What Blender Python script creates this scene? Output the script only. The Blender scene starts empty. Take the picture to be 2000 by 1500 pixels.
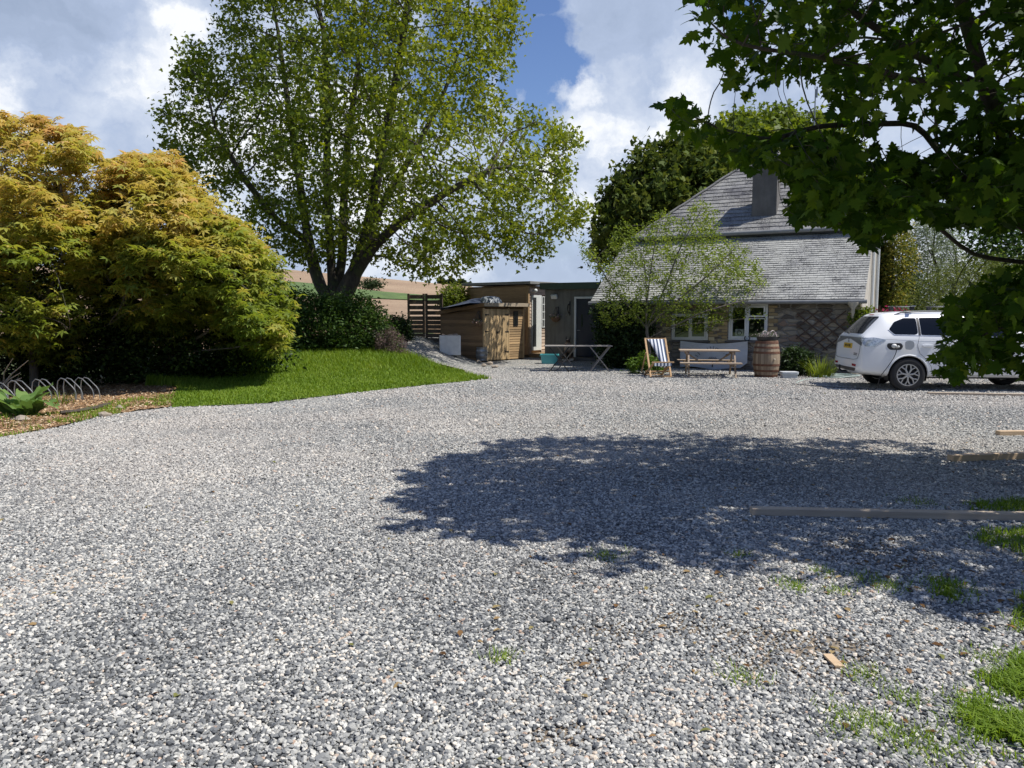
import bpy, bmesh, math, random
import numpy as np
from mathutils import Vector, Matrix
from mathutils.bvhtree import BVHTree
random.seed(7); RNG = np.random.default_rng(11)
R = math.radians
scn = bpy.context.scene
COL = scn.collection
# ------------------------------------------------------------------ camera mapping (pixel of the 2000x1500 photo -> place)
CAMH = 1.6; F = 1500.0; PIT = R(5.26)
def ray(px, py):
    u = (px-1000)/F; v = -(py-750)/F
    return Vector((u, math.cos(PIT)+v*math.sin(PIT), -math.sin(PIT)+v*math.cos(PIT)))
def P(px, py, Y):
    d = ray(px, py); s = Y/d.y
    return Vector((d.x*s, Y, CAMH+d.z*s))
def G(px, py, z=0.0):
    d = ray(px, py); s = (z-CAMH)/d.z
    return Vector((d.x*s, d.y*s, z))
def X_at(px, Y): return P(px, 612, Y).x
SUN_EL = R(60); SUN_AZ = R(-11)      # azimuth measured from +X towards +Y
SUND = Vector((math.cos(SUN_EL)*math.cos(SUN_AZ), math.cos(SUN_EL)*math.sin(SUN_AZ), math.sin(SUN_EL)))
# ------------------------------------------------------------------ terrain
def sst(t):
    t = np.clip(t, 0, 1); return t*t*(3-2*t)
def H(x, y):
    x = np.asarray(x, float); y = np.asarray(y, float)
    bank = (0.42+0.38*sst((y-21.5)/4))*sst((-0.9-x)/2.5)*sst((y-15.5)/6.0)*sst((x+9.3)/3.2)
    lawnb = 0.05*sst((-2.5-x)/2.0)*sst((y-12)/3)*sst((x+9.0)/2.5)
    return bank+lawnb
def Hf(x, y): return float(H(x, y))
# ------------------------------------------------------------------ tags
def tag(o, label=None, cat=None, group=None, kind=None):
    if label: o['label'] = label
    if cat: o['category'] = cat
    if group: o['group'] = group
    if kind: o['kind'] = kind
    return o
def empty(name, loc=(0,0,0), rz=0, label=None, cat=None, group=None):
    o = bpy.data.objects.new(name, None); COL.objects.link(o)
    o.location = loc; o.rotation_euler = (0,0,rz); o.empty_display_size = .2
    return tag(o, label, cat, group)
def link(o, parent=None):
    COL.objects.link(o)
    if parent is not None: o.parent = parent
    return o
# ------------------------------------------------------------------ mesh builder
class MB:
    def __init__(s): s.v=[]; s.f=[]; s.t=[]; s.mi=[]; s.tint=0.5; s.m=0
    def add(s, vs, fs):
        b=len(s.v); s.v.extend([tuple(v) for v in vs])
        for f in fs: s.f.append([b+i for i in f]); s.t.append(s.tint); s.mi.append(s.m)
        return s
    def box(s, c, d, rot=None, taper=1.0):
        x,y,z=d[0]/2,d[1]/2,d[2]/2; c=Vector(c)
        vs=[Vector((a*x*(taper if k>0 else 1),b*y*(taper if k>0 else 1),k*z)) for k in(-1,1) for b in(-1,1) for a in(-1,1)]
        if rot is not None:
            m = rot if isinstance(rot, Matrix) else Matrix.Rotation(rot,3,'Z')
            vs=[m@v for v in vs]
        s.add([v+c for v in vs],[(0,2,3,1),(4,5,7,6),(0,1,5,4),(2,6,7,3),(0,4,6,2),(1,3,7,5)])
        return s
    def bar(s, p, q, w, h=None, up=(0,0,1)):
        h=h or w; p=Vector(p); q=Vector(q); d=(q-p).normalized(); up=Vector(up)
        if abs(d.dot(up))>.98: up=Vector((0,1,0))
        sd=d.cross(up).normalized(); u=sd.cross(d)
        vs=[]
        for e in(p,q):
            for a,b in((-1,-1),(1,-1),(1,1),(-1,1)): vs.append(e+sd*a*w/2+u*b*h/2)
        return s.add(vs,[(3,2,1,0),(4,5,6,7),(0,1,5,4),(1,2,6,5),(2,3,7,6),(3,0,4,7)])
    def tube(s, pts, r, n=8, cap=True, closed=False):
        pts=[Vector(p) for p in pts]; k=len(pts)
        rr=r if hasattr(r,'__len__') else [r]*k
        vs=[]; up=Vector((0,0,1)); last=None
        for i,p in enumerate(pts):
            a=pts[i-1] if (i>0 or closed) else p; b=pts[(i+1)%k] if (i<k-1 or closed) else p
            d=(b-a).normalized()
            if last is None:
                sd=d.cross(up if abs(d.z)<.9 else Vector((1,0,0))).normalized()
            else:
                sd=(last-d*last.dot(d)).normalized()
            last=sd; u=d.cross(sd)
            for j in range(n):
                t=2*math.pi*j/n; vs.append(p+(sd*math.cos(t)+u*math.sin(t))*rr[i])
        fs=[]
        for i in range(k if closed else k-1):
            i2=(i+1)%k
            for j in range(n):
                j2=(j+1)%n; fs.append((i*n+j,i*n+j2,i2*n+j2,i2*n+j))
        if cap and not closed:
            fs.append(tuple(range(n-1,-1,-1))); fs.append(tuple((k-1)*n+j for j in range(n)))
        return s.add(vs,fs)
    def lathe(s, prof, c=(0,0,0), n=24, sx=1, sy=1):
        c=Vector(c); vs=[]; k=len(prof)
        for r,z in prof:
            for j in range(n):
                t=2*math.pi*j/n; vs.append(c+Vector((r*sx*math.cos(t),r*sy*math.sin(t),z)))
        fs=[(i*n+j,i*n+(j+1)%n,(i+1)*n+(j+1)%n,(i+1)*n+j) for i in range(k-1) for j in range(n)]
        fs.append(tuple(range(n-1,-1,-1))); fs.append(tuple((k-1)*n+j for j in range(n)))
        return s.add(vs,fs)
    def prism(s, poly, y0, y1, ax='y'):
        # poly in (a,b), extruded along ax
        def mk(a,b,t): return {'y':(a,t,b),'x':(t,a,b),'z':(a,b,t)}[ax]
        n=len(poly); vs=[mk(a,b,y0) for a,b in poly]+[mk(a,b,y1) for a,b in poly]
        fs=[tuple(range(n)),tuple(range(2*n-1,n-1,-1))]+[(i,i+n,(i+1)%n+n,(i+1)%n) for i in range(n)]
        return s.add(vs,fs)
    def ell(s, c, r, n=12, m=8, rot=None):
        vs=[];c=Vector(c)
        for i in range(m+1):
            a=math.pi*i/m
            for j in range(n):
                t=2*math.pi*j/n; v=Vector((r[0]*math.sin(a)*math.cos(t),r[1]*math.sin(a)*math.sin(t),r[2]*math.cos(a)))
                if rot is not None: v=rot@v
                vs.append(c+v)
        fs=[(i*n+j,(i+1)*n+j,(i+1)*n+(j+1)%n,i*n+(j+1)%n) for i in range(m) for j in range(n)]
        return s.add(vs,fs)
    def build(s, name, mat, parent=None, smooth=False, bevel=0, seg=2, label=None):
        me=bpy.data.meshes.new(name); me.from_pydata(s.v,[],s.f)
        me.validate()
        if len(me.polygons)==len(s.t):
            a=me.attributes.new('tint','FLOAT','FACE'); a.data.foreach_set('value',s.t)
        mats = mat if isinstance(mat,(list,tuple)) else [mat]
        for m in mats: me.materials.append(m)
        if len(mats)>1 and len(me.polygons)==len(s.mi): me.polygons.foreach_set('material_index',s.mi)
        bm=bmesh.new(); bm.from_mesh(me); bmesh.ops.recalc_face_normals(bm,faces=bm.faces); bm.to_mesh(me); bm.free()
        o=bpy.data.objects.new(name,me); link(o,parent)
        if smooth:
            me.polygons.foreach_set('use_smooth',[True]*len(me.polygons))
            try: me.set_sharp_from_angle(angle=R(42))
            except Exception: pass
        if bevel:
            b=o.modifiers.new('bevel','BEVEL'); b.width=bevel; b.segments=seg; b.limit_method='ANGLE'; b.angle_limit=R(40)
        if label: o['label']=label
        return o
def np_obj(name, V, Fc, mat, parent=None, tint=None, smooth=False):
    """V (n,3); Fc (m,k) faces of equal size k (or list of such arrays)"""
    if not isinstance(Fc,(list,tuple)): Fc=[Fc]; tint=[tint] if tint is not None else None
    me=bpy.data.meshes.new(name)
    nl=sum(f.size for f in Fc); nf=sum(len(f) for f in Fc)
    me.vertices.add(len(V)); me.vertices.foreach_set('co',np.ascontiguousarray(V,np.float32).ravel())
    me.loops.add(nl); me.loops.foreach_set('vertex_index',np.concatenate([f.ravel() for f in Fc]).astype(np.int32))
    me.polygons.add(nf)
    tot=np.concatenate([np.full(len(f),f.shape[1]) for f in Fc]).astype(np.int32)
    st=np.concatenate([[0],np.cumsum(tot)[:-1]]).astype(np.int32)
    me.polygons.foreach_set('loop_start',st); me.polygons.foreach_set('loop_total',tot)
    if smooth: me.polygons.foreach_set('use_smooth',np.ones(nf,bool))
    me.update(calc_edges=True)
    if tint is not None:
        a=me.attributes.new('tint','FLOAT','FACE'); a.data.foreach_set('value',np.concatenate(tint).astype(np.float32))
    me.materials.append(mat)
    o=bpy.data.objects.new(name,me); link(o,parent); return o
# ------------------------------------------------------------------ materials
class NT:
    def __init__(s, name):
        s.mat=bpy.data.materials.new(name); s.mat.use_nodes=True; s.t=s.mat.node_tree
        s.b=s.t.nodes['Principled BSDF']; s.out=s.t.nodes['Material Output']
    def n(s, ty, **kw):
        nd=s.t.nodes.new('ShaderNode'+ty)
        for k,v in kw.items():
            if k.startswith('i_'):
                nd.inputs[k[2:].replace('_',' ')].default_value=v
            else: setattr(nd,k,v)
        return nd
    def l(s,a,b): s.t.links.new(a,b)
    def set(s, sock, v):
        if isinstance(v,bpy.types.NodeSocket): s.l(v,sock)
        else: sock.default_value = v
    def coord(s, kind='Object', scale=(1,1,1), rot=(0,0,0)):
        tc=s.n('TexCoord'); mp=s.n('Mapping'); s.l(tc.outputs[kind],mp.inputs[0])
        mp.inputs['Scale'].default_value=scale; mp.inputs['Rotation'].default_value=rot
        return mp.outputs[0]
    def geo(s): return s.n('NewGeometry').outputs['Position']
    def noise(s, vec, scale=5, detail=4, rough=.55, dist=0):
        nd=s.n('TexNoise'); s.l(vec,nd.inputs['Vector']); nd.inputs['Scale'].default_value=scale
        nd.inputs['Detail'].default_value=detail; nd.inputs['Roughness'].default_value=rough; nd.inputs['Distortion'].default_value=dist
        return nd.outputs['Fac']
    def vor(s, vec, scale=5, feat='F1', out='Distance', rand=1):
        nd=s.n('TexVoronoi'); nd.feature=feat; s.l(vec,nd.inputs['Vector']); nd.inputs['Scale'].default_value=scale
        nd.inputs['Randomness'].default_value=rand
        return nd.outputs[out]
    def ramp(s, fac, stops, interp='LINEAR'):
        nd=s.n('ValToRGB'); s.l(fac,nd.inputs[0]); cr=nd.color_ramp; cr.interpolation=interp
        while len(cr.elements)<len(stops): cr.elements.new(.5)
        for e,(p,c) in zip(cr.elements,stops):
            e.position=p; e.color=(c,c,c,1) if not hasattr(c,'__len__') else (*c[:3],1)
        return nd.outputs[0]
    def mix(s, fac, a, b, blend='MIX'):
        nd=s.n('Mix'); nd.data_type='RGBA'; nd.blend_type=blend
        s.set(nd.inputs[0],fac)
        for k,v in ((6,a),(7,b)):
            if hasattr(v,'__len__') and not isinstance(v,bpy.types.NodeSocket): v=(*v[:3],1)
            s.set(nd.inputs[k],v)
        return nd.outputs[2]
    def math(s, op, a, b=0, clamp=False):
        nd=s.n('Math'); nd.operation=op; nd.use_clamp=clamp; s.set(nd.inputs[0],a); s.set(nd.inputs[1],b); return nd.outputs[0]
    def sep(s, vec):
        nd=s.n('SeparateXYZ'); s.l(vec,nd.inputs[0]); return nd.outputs
    def attr(s, name='tint', ty='GEOMETRY'):
        nd=s.n('Attribute'); nd.attribute_name=name; nd.attribute_type=ty; return nd.outputs['Fac']
    def bump(s, h, strength=.3, dist=.02, prev=None):
        nd=s.n('Bump'); s.l(h,nd.inputs['Height']); nd.inputs['Strength'].default_value=strength; nd.inputs['Distance'].default_value=dist
        if prev is not None: s.l(prev,nd.inputs['Normal'])
        s.l(nd.outputs[0],s.b.inputs['Normal']); return nd.outputs[0]
    def fin(s, col=None, rough=.7, metal=0, spec=None):
        if col is not None:
            if hasattr(col,'__len__') and not isinstance(col,bpy.types.NodeSocket): col=(*col[:3],1)
            s.set(s.b.inputs['Base Color'],col)
        s.set(s.b.inputs['Roughness'],rough); s.b.inputs['Metallic'].default_value=metal
        if spec is not None: s.b.inputs['Specular IOR Level'].default_value=spec
        return s.mat
_mc={}
def plain(name, col, rough=.6, metal=0, var=.15, scale=6, bump=.1, spec=None):
    if name in _mc: return _mc[name]
    t=NT(name); v=t.coord('Object'); nz=t.noise(v,scale,5,.6)
    a=tuple(c*(1-var) for c in col); b=tuple(min(1,c*(1+var)) for c in col)
    c=t.ramp(nz,[(.3,a),(.7,b)])
    if bump: t.bump(t.noise(v,scale*8,3),bump,.004)
    _mc[name]=t.fin(c,rough,metal,spec); return _mc[name]
def wood(name, a, b, axis='x', scale=1.0, rough=.75, weather=.3, bump=.25):
    if name in _mc: return _mc[name]
    t=NT(name); st={'x':(1.2,14,14),'y':(14,1.2,14),'z':(14,14,1.2)}[axis]
    v=t.coord('Object',tuple(k*scale for k in st)); v2=t.coord('Object')
    g=t.noise(v,2.2,6,.65,.6); c=t.ramp(g,[(.28,a),(.5,tuple((p+q)/2 for p,q in zip(a,b))),(.72,b)])
    w=t.noise(v2,1.7,4); c=t.mix(t.math('MULTIPLY',t.ramp(w,[(.4,0),(.7,1)]),weather),c,tuple(.6*x+.03 for x in a),'MIX')
    ti=t.attr(); c=t.mix(1.0,c,t.ramp(ti,[(0,.62),(1,1.25)]),'MULTIPLY')
    t.bump(g,bump,.01); _mc[name]=t.fin(c,rough); return _mc[name]
def leafmat(name, stops, trans=.35, rough=.5, spec=.35, tcol=1.0, nscale=.7, nmix=.35):
    t=NT(name); ti=t.attr(); nz=t.noise(t.geo(),nscale,3)
    f=t.math('ADD',t.math('MULTIPLY',ti,1-nmix),t.math('MULTIPLY',nz,nmix*1.0))
    c=t.ramp(f,stops); t.fin(c,max(rough,.5),0,spec*.45)
    tr=t.n('BsdfTranslucent'); hs=t.n('HueSaturation'); hs.inputs['Value'].default_value=tcol*1.35; hs.inputs['Saturation'].default_value=1.12
    hs.inputs['Hue'].default_value=.49
    t.l(c,hs.inputs['Color']); t.l(hs.outputs[0],tr.inputs['Color'])
    mx=t.n('MixShader'); mx.inputs[0].default_value=trans; t.l(t.b.outputs[0],mx.inputs[1]); t.l(tr.outputs[0],mx.inputs[2])
    t.l(mx.outputs[0],t.out.inputs[0]); return t.mat
def barkmat(name, a, b):
    t=NT(name); v=t.coord('Object',(6,6,1.4)); g=t.noise(v,3,6,.7,.4); v2=t.coord('Object')
    c=t.ramp(g,[(.3,a),(.65,b)]); m=t.noise(v2,2.5,4); c=t.mix(t.ramp(m,[(.5,0),(.62,.7)]),c,(.07,.085,.03))
    t.bump(g,.6,.03); return t.fin(c,.9)
def quadrand(n,rng): # random rotation matrices (n,3,3)
    q=rng.normal(size=(n,4)); q/=np.linalg.norm(q,axis=1)[:,None]; w,x,y,z=q.T
    return np.stack([np.stack([1-2*(y*y+z*z),2*(x*y-z*w),2*(x*z+y*w)],-1),np.stack([2*(x*y+z*w),1-2*(x*x+z*z),2*(y*z-x*w)],-1),np.stack([2*(x*z-y*w),2*(y*z+x*w),1-2*(x*x+y*y)],-1)],1)
# ------------------------------------------------------------------ trees: skeleton grown towards points in the crown volume
def in_poly(pts, poly):
    x,y=pts[:,0],pts[:,1]; n=len(poly); ins=np.zeros(len(x),bool)
    for i in range(n):
        x1,y1=poly[i]; x2,y2=poly[(i+1)%n]
        if y1==y2: continue
        c=((y1>y)!=(y2>y))&(x<(x2-x1)*(y-y1)/(y2-y1)+x1); ins^=c
    return ins
def edge_dist(pts, poly):
    d=np.full(len(pts),1e9)
    for i in range(len(poly)):
        a=np.array(poly[i],float); b=np.array(poly[(i+1)%len(poly)],float); ab=b-a
        t=np.clip(((pts-a)@ab)/(ab@ab+1e-9),0,1); d=np.minimum(d,np.linalg.norm(pts-(a+t[:,None]*ab),axis=1))
    return d
def unproj(px, py, Y):
    u=(px-1000)/F; v=-(py-750)/F; c,s=math.cos(PIT),math.sin(PIT)
    dy=c+v*s; dz=-s+v*c; k=Y/dy
    return np.stack([u*k,Y,CAMH+dz*k],-1)
def crown_pts(poly, Yc, T, n, rng, zmin=None, tilt=0.0, round_=60.):
    """points filling a volume whose outline from the yard is poly; T = half thickness in metres"""
    poly=[tuple(map(float,p)) for p in poly]; a=np.array(poly); lo,hi=a.min(0),a.max(0); out=[]
    tot=0
    while tot<n:
        q=lo+(hi-lo)*rng.random((n*2,2)); q=q[in_poly(q,poly)]
        e=edge_dist(q,poly); h=T*np.sqrt(np.clip(e/round_,0.02,1))
        Y=Yc+h*(rng.random(len(q))*2-1)+tilt*(q[:,0]-a[:,0].mean())/100
        p=unproj(q[:,0],q[:,1],Y)
        if zmin is not None: p=p[p[:,2]>zmin]
        out.append(p); tot+=len(p)
    return np.concatenate(out)[:n]
def colonize(stems, attr, step, infl, kill, iters=200, trop=(0,0,0)):
    """stems: list of polylines; the first starts at the root, the others start at a point near an existing node"""
    pos=[]; par=[]; RNG=np.random.default_rng(len(attr)*7+len(stems))
    for st in stems:
        st=[np.array(p,float) for p in st]; start=-1
        if pos:
            d=np.linalg.norm(np.array(pos)-st[0],axis=1); start=int(d.argmin())
        last=start
        if start<0: pos.append(st[0]); par.append(-1); last=0
        for a,b in zip(st[:-1],st[1:]):
            L=np.linalg.norm(b-a); k=max(1,int(round(L/step)))
            for i in range(1,k+1):
                pos.append(a+(b-a)*i/k); par.append(last); last=len(pos)-1
    pos=np.array(pos); par=list(par); A=attr.copy(); trop=np.array(trop,float)
    D=np.linalg.norm(A[:,None,:]-pos[None],axis=2) if len(pos)*len(A)<4e7 else None
    near=D.argmin(1); dist=D.min(1); keep=dist>kill; A=A[keep]; near=near[keep]; dist=dist[keep]
    P_=[pos]; npos=len(pos); allpos=np.zeros((60000,3)); allpos[:npos]=pos; last_dir={}
    for it in range(iters):
        act=dist<infl
        if not act.any() or npos>55000: break
        acc=np.zeros((npos,3)); v=A[act]-allpos[near[act]]; v/=np.linalg.norm(v,axis=1)[:,None]+1e-9
        np.add.at(acc,near[act],v); ids=np.unique(near[act])
        d=acc[ids]; d/=np.linalg.norm(d,axis=1)[:,None]+1e-9
        pr=np.array(par)[ids]; pd=np.where((pr>=0)[:,None],allpos[ids]-allpos[np.maximum(pr,0)],d); pd/=np.linalg.norm(pd,axis=1)[:,None]+1e-9
        d=d+.35*pd+trop+.15*RNG.normal(size=d.shape); d/=np.linalg.norm(d,axis=1)[:,None]+1e-9
        ok=[]
        for i,(a,b) in enumerate(zip(ids,d)):
            ld=last_dir.get(a)
            if ld is not None and any(float(b@x)>.93 for x in ld): continue
            last_dir.setdefault(a,[]).append(b); ok.append(i)
        # attractors of stalled nodes die
        stall=sorted(set(ids.tolist())-set(ids[ok].tolist())); ex_i=[]; ex_d=[]; dead=[]
        for a in stall:
            js=np.where(near==a)[0]; j=js[dist[js].argmin()]; b=A[j]-allpos[a]; b/=np.linalg.norm(b)+1e-9
            if any(float(b@x)>.97 for x in last_dir.get(a,[])): dead.append(j)
            else: last_dir.setdefault(a,[]).append(b); ex_i.append(a); ex_d.append(b)
        gi=np.concatenate([ids[ok],np.array(ex_i,int)]).astype(int); gd=np.vstack([d[ok]]+([np.array(ex_d)] if ex_d else []))
        if dead:
            m=np.ones(len(A),bool); m[dead]=False; A,near,dist=A[m],near[m],dist[m]
        if not len(gi): continue
        new=allpos[gi]+gd*step; k=len(new)
        allpos[npos:npos+k]=new; par.extend(gi.tolist())
        if len(A):
            DD=np.linalg.norm(A[:,None,:]-new[None],axis=2); m=DD.min(1); am=DD.argmin(1)+npos
            up=m<dist; dist[up]=m[up]; near[up]=am[up]
            kp=dist>kill; A,near,dist=A[kp],near[kp],dist[kp]
        npos+=k
        if not len(A): break
    return allpos[:npos],np.array(par)
def branch_radii(par, rtip, rroot, ex=2.3):
    n=len(par); acc=np.zeros(n); r=np.zeros(n); cnt=np.zeros(n,int)
    for i in range(n-1,-1,-1):
        r[i]=acc[i]**(1/ex) if acc[i]>0 else rtip
        if par[i]>=0: acc[par[i]]+=r[i]**ex; cnt[par[i]]+=1
    k=(rroot-rtip)/max(1e-6,r[0]-rtip)
    return rtip+(r-rtip)*k, cnt
def tubes(pos, par, r, name, mat, parent, flare=1.0, rmin=0.0):
    n=len(par); main=np.full(n,-1)
    for i in range(1,n):
        p=par[i]
        if p>=0 and (main[p]<0 or r[i]>r[main[p]]): main[p]=i
    V=[]; Q=[]; nv=0
    for i in range(n):
        if par[i]>=0 and main[par[i]]==i: continue
        ch=[i]
        while main[ch[-1]]>=0: ch.append(main[ch[-1]])
        pts=pos[ch]; rad=r[ch].copy()
        if par[i]>=0: pts=np.vstack([pos[par[i]],pts]); rad=np.concatenate([[min(rad[0]*1.15,r[par[i]])],rad])
        if len(pts)<2 or rad[0]<rmin: continue
        if i==0 and flare>1: rad[:4]*=np.linspace(flare,1,4)[:len(rad[:4])]
        rad[-1]*=.5
        # smooth
        if len(pts)>3:
            s=pts.copy(); s[1:-1]=(pts[:-2]+2*pts[1:-1]+pts[2:])/4; pts=s
        k=12 if rad[0]>.12 else 7 if rad[0]>.03 else 5 if rad[0]>.012 else 3
        d=np.gradient(pts,axis=0); d/=np.linalg.norm(d,axis=1)[:,None]+1e-9
        ref=np.array([.3,.9,.1]) if abs(d[0,2])>.8 else np.array([0,0,1.])
        a=np.cross(d,ref); a/=np.linalg.norm(a,axis=1)[:,None]+1e-9; b=np.cross(d,a)
        t=np.arange(k)*2*math.pi/k
        wob=1+(.12*np.sin(3*t+i) if k>=7 else 0)
        ring=pts[:,None,:]+(a[:,None,:]*np.cos(t)[None,:,None]+b[:,None,:]*np.sin(t)[None,:,None])*(rad[:,None]*wob)[:,:,None]
        m=len(pts); V.append(ring.reshape(-1,3))
        ii=np.arange(m-1)[:,None]*k; jj=np.arange(k)[None]; j2=(jj+1)%k
        Q.append(np.stack([ii+jj,ii+j2,ii+k+j2,ii+k+jj],-1).reshape(-1,4)+nv); nv+=m*k
    return np_obj(name,np.vstack(V),np.vstack(Q),mat,parent,smooth=True)
# leaf outlines in their own plane: x across, y from stalk (0) to tip (1), z = fold
def lf_simple(w=.5,fold=.12): # pointed oval, two quads
    V=np.array([(0,0,0),(w/2,.35,fold),(0,.42,0),(-w/2,.35,fold),(w*.33,.75,fold*.6),(0,1,-.08),(-w*.33,.75,fold*.6)])
    return V,[np.array([(0,1,4,2),(0,2,6,3),(2,4,5,6)])]
def lf_blade(w=.3):
    V=np.array([(0,0,0),(w/2,.4,.03),(0,1,-.1),(-w/2,.4,.03)]); return V,[np.array([(0,1,2,3)])]
def lf_star(lobes=5,w=.26,droop=.18): # Japanese maple leaf
    V=[(0,0,0)]; Fq=[]
    angs=np.linspace(-1.9,1.9,lobes)
    for a in angs:
        L=1.0-.25*abs(a)/1.9; c,s=math.sin(a),math.cos(a); px,py=s,-c
        b=len(V)
        V+= [(c*L*.45+px*w*.5,s*L*.45+py*w*.5,-.02),(c*L,s*L,-droop*L),(c*L*.45-px*w*.5,s*L*.45-py*w*.5,-.02)]
        Fq.append((0,b,b+1,b+2))
    return np.array(V,float),[np.array(Fq)]
def lf_maple(droop=.15): # sycamore leaf outline, five toothed lobes, in quads/tris round the stalk point
    o=[(0,0),(.16,-.12),(.42,-.06),(.30,.08),(.56,.20),(.78,.38),(.50,.40),(.34,.46),(.46,.66),(.38,.74),(.22,.72),(.17,.92),(0,1.12)]
    o=o+[(-x,y) for x,y in o[-2:0:-1]]
    c=(0,.36); V=[(c[0],c[1],.02)]+[(x,y,-droop*(x*x+abs(y-.36)**2*.8)+.10*abs(x)) for x,y in o]
    n=len(o); Fc=[(0,i+1,(i+1)%n+1) for i in range(n)]
    return np.array(V,float),[np.array(Fc)]
def lf_syc(): # five-lobed leaf for distance
    o=[(0,0),(.40,.0),(.62,.42),(.27,.42),(0,1.05),(-.27,.42),(-.62,.42),(-.40,.0)]
    V=[(0,.35,.03)]+[(x,y,-.14*(x*x+y*y)+.10*abs(x)) for x,y in o]
    return np.array(V,float),[np.array([(0,2,3,4),(0,4,5,6),(0,6,7,8),(0,8,1,2)])]
def clump(c, s, seed):
    r=np.random.default_rng(seed); v=np.zeros(len(c))
    for k in range(7):
        d=r.normal(size=3); d/=np.linalg.norm(d); f=2*math.pi/(s*(.7+.25*k)); v+=np.sin(c@d*f+r.random()*6.28)
    return v/2.6
def leaves(cent, size, tmpl, name, mat, parent, rng, up=.7, droop=.4, jit=.35, tint=None, hang=None):
    n=len(cent); V,Fs=tmpl
    nrm=rng.normal(size=(n,3)); nrm/=np.linalg.norm(nrm,axis=1)[:,None]; nrm=nrm*(1-up)+np.array([0,0,1.])*up
    nrm/=np.linalg.norm(nrm,axis=1)[:,None]
    dr=rng.normal(size=(n,3)); dr[:,2]=dr[:,2]*.3-droop
    if hang is not None: dr=dr*.5+hang
    dr-=nrm*(dr*nrm).sum(1)[:,None]; dr/=np.linalg.norm(dr,axis=1)[:,None]+1e-9
    sx=np.cross(dr,nrm); M=np.stack([sx,dr,nrm],-1)
    s=size*(1+jit*(rng.random(n)*2-1))
    W=np.einsum('nij,vj->nvi',M*s[:,None,None],V)+cent[:,None,:]
    k=len(V); Fo=[]; To=[]; off=(np.arange(n)*k)[:,None,None]
    ti=rng.random(n) if tint is None else tint
    for f in Fs:
        Fo.append((f[None]+off).reshape(-1,f.shape[1])); To.append(np.repeat(ti,len(f)))
    return np_obj(name,W.reshape(-1,3),Fo,mat,parent,tint=To)
def subtree_height(par):
    n=len(par); h=np.zeros(n,int)
    for i in range(n-1,0,-1):
        if par[i]>=0: h[par[i]]=max(h[par[i]],h[i]+1)
    return h
def grow_tree(name,label,cat,stems,attr,step,infl,kill,rroot,rtip,bark,leafm,tmpl,lsize,per,spread,rng,maxh=3,trop=(0,0,.05),group=None,
              up=.6,droop=.4,flat=1.0,flare=1.3,tintf=None,limit=None,fill=None,fill_n=0,cull=None,taper=0,rmin=0,parts=('trunk','crown'),hang=None,post=None,jit=.35):
    base=stems[0][0]; e=empty(name,tuple(base),0,label,cat,group)
    pos,par=colonize(stems,attr,step,infl,kill,trop=trop)
    r,cnt=branch_radii(par,rtip,rroot); h=subtree_height(par)
    b=np.array(base,float)
    if taper: zz=(pos[:,2]-b[2]); r=rtip+(r-rtip)*(1-taper*np.clip(zz/zz.max(),0,1)**.8)
    tubes(pos-b,par,r,parts[0],bark,e,flare,rmin)
    tips=pos[(h<=maxh)&(np.arange(len(pos))>8)]
    c=np.repeat(tips,per,axis=0); off=rng.normal(size=c.shape)*spread; off[:,2]*=flat; c=c+off
    if fill is not None:
        q=fill[rng.integers(len(fill),size=fill_n)]; o2=rng.normal(size=q.shape)*spread; o2[:,2]*=flat; c=np.vstack([c,q+o2])
    if post is not None: c=c[post(c)]
    if cull is not None: c=c[clump(c,cull[0],cull[2] if len(cull)>2 else 4)+.55*rng.normal(size=len(c))>cull[1]]
    if limit and len(c)>limit: c=c[rng.permutation(len(c))[:limit]]
    ti=None if tintf is None else tintf(c,rng)
    leaves(c-b,lsize,tmpl,parts[1],leafm,e,rng,up=up,droop=droop,tint=ti,hang=hang,jit=jit)
    print('TREE',name,len(pos),'nodes',len(c),'leaves')
    return e
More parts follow.
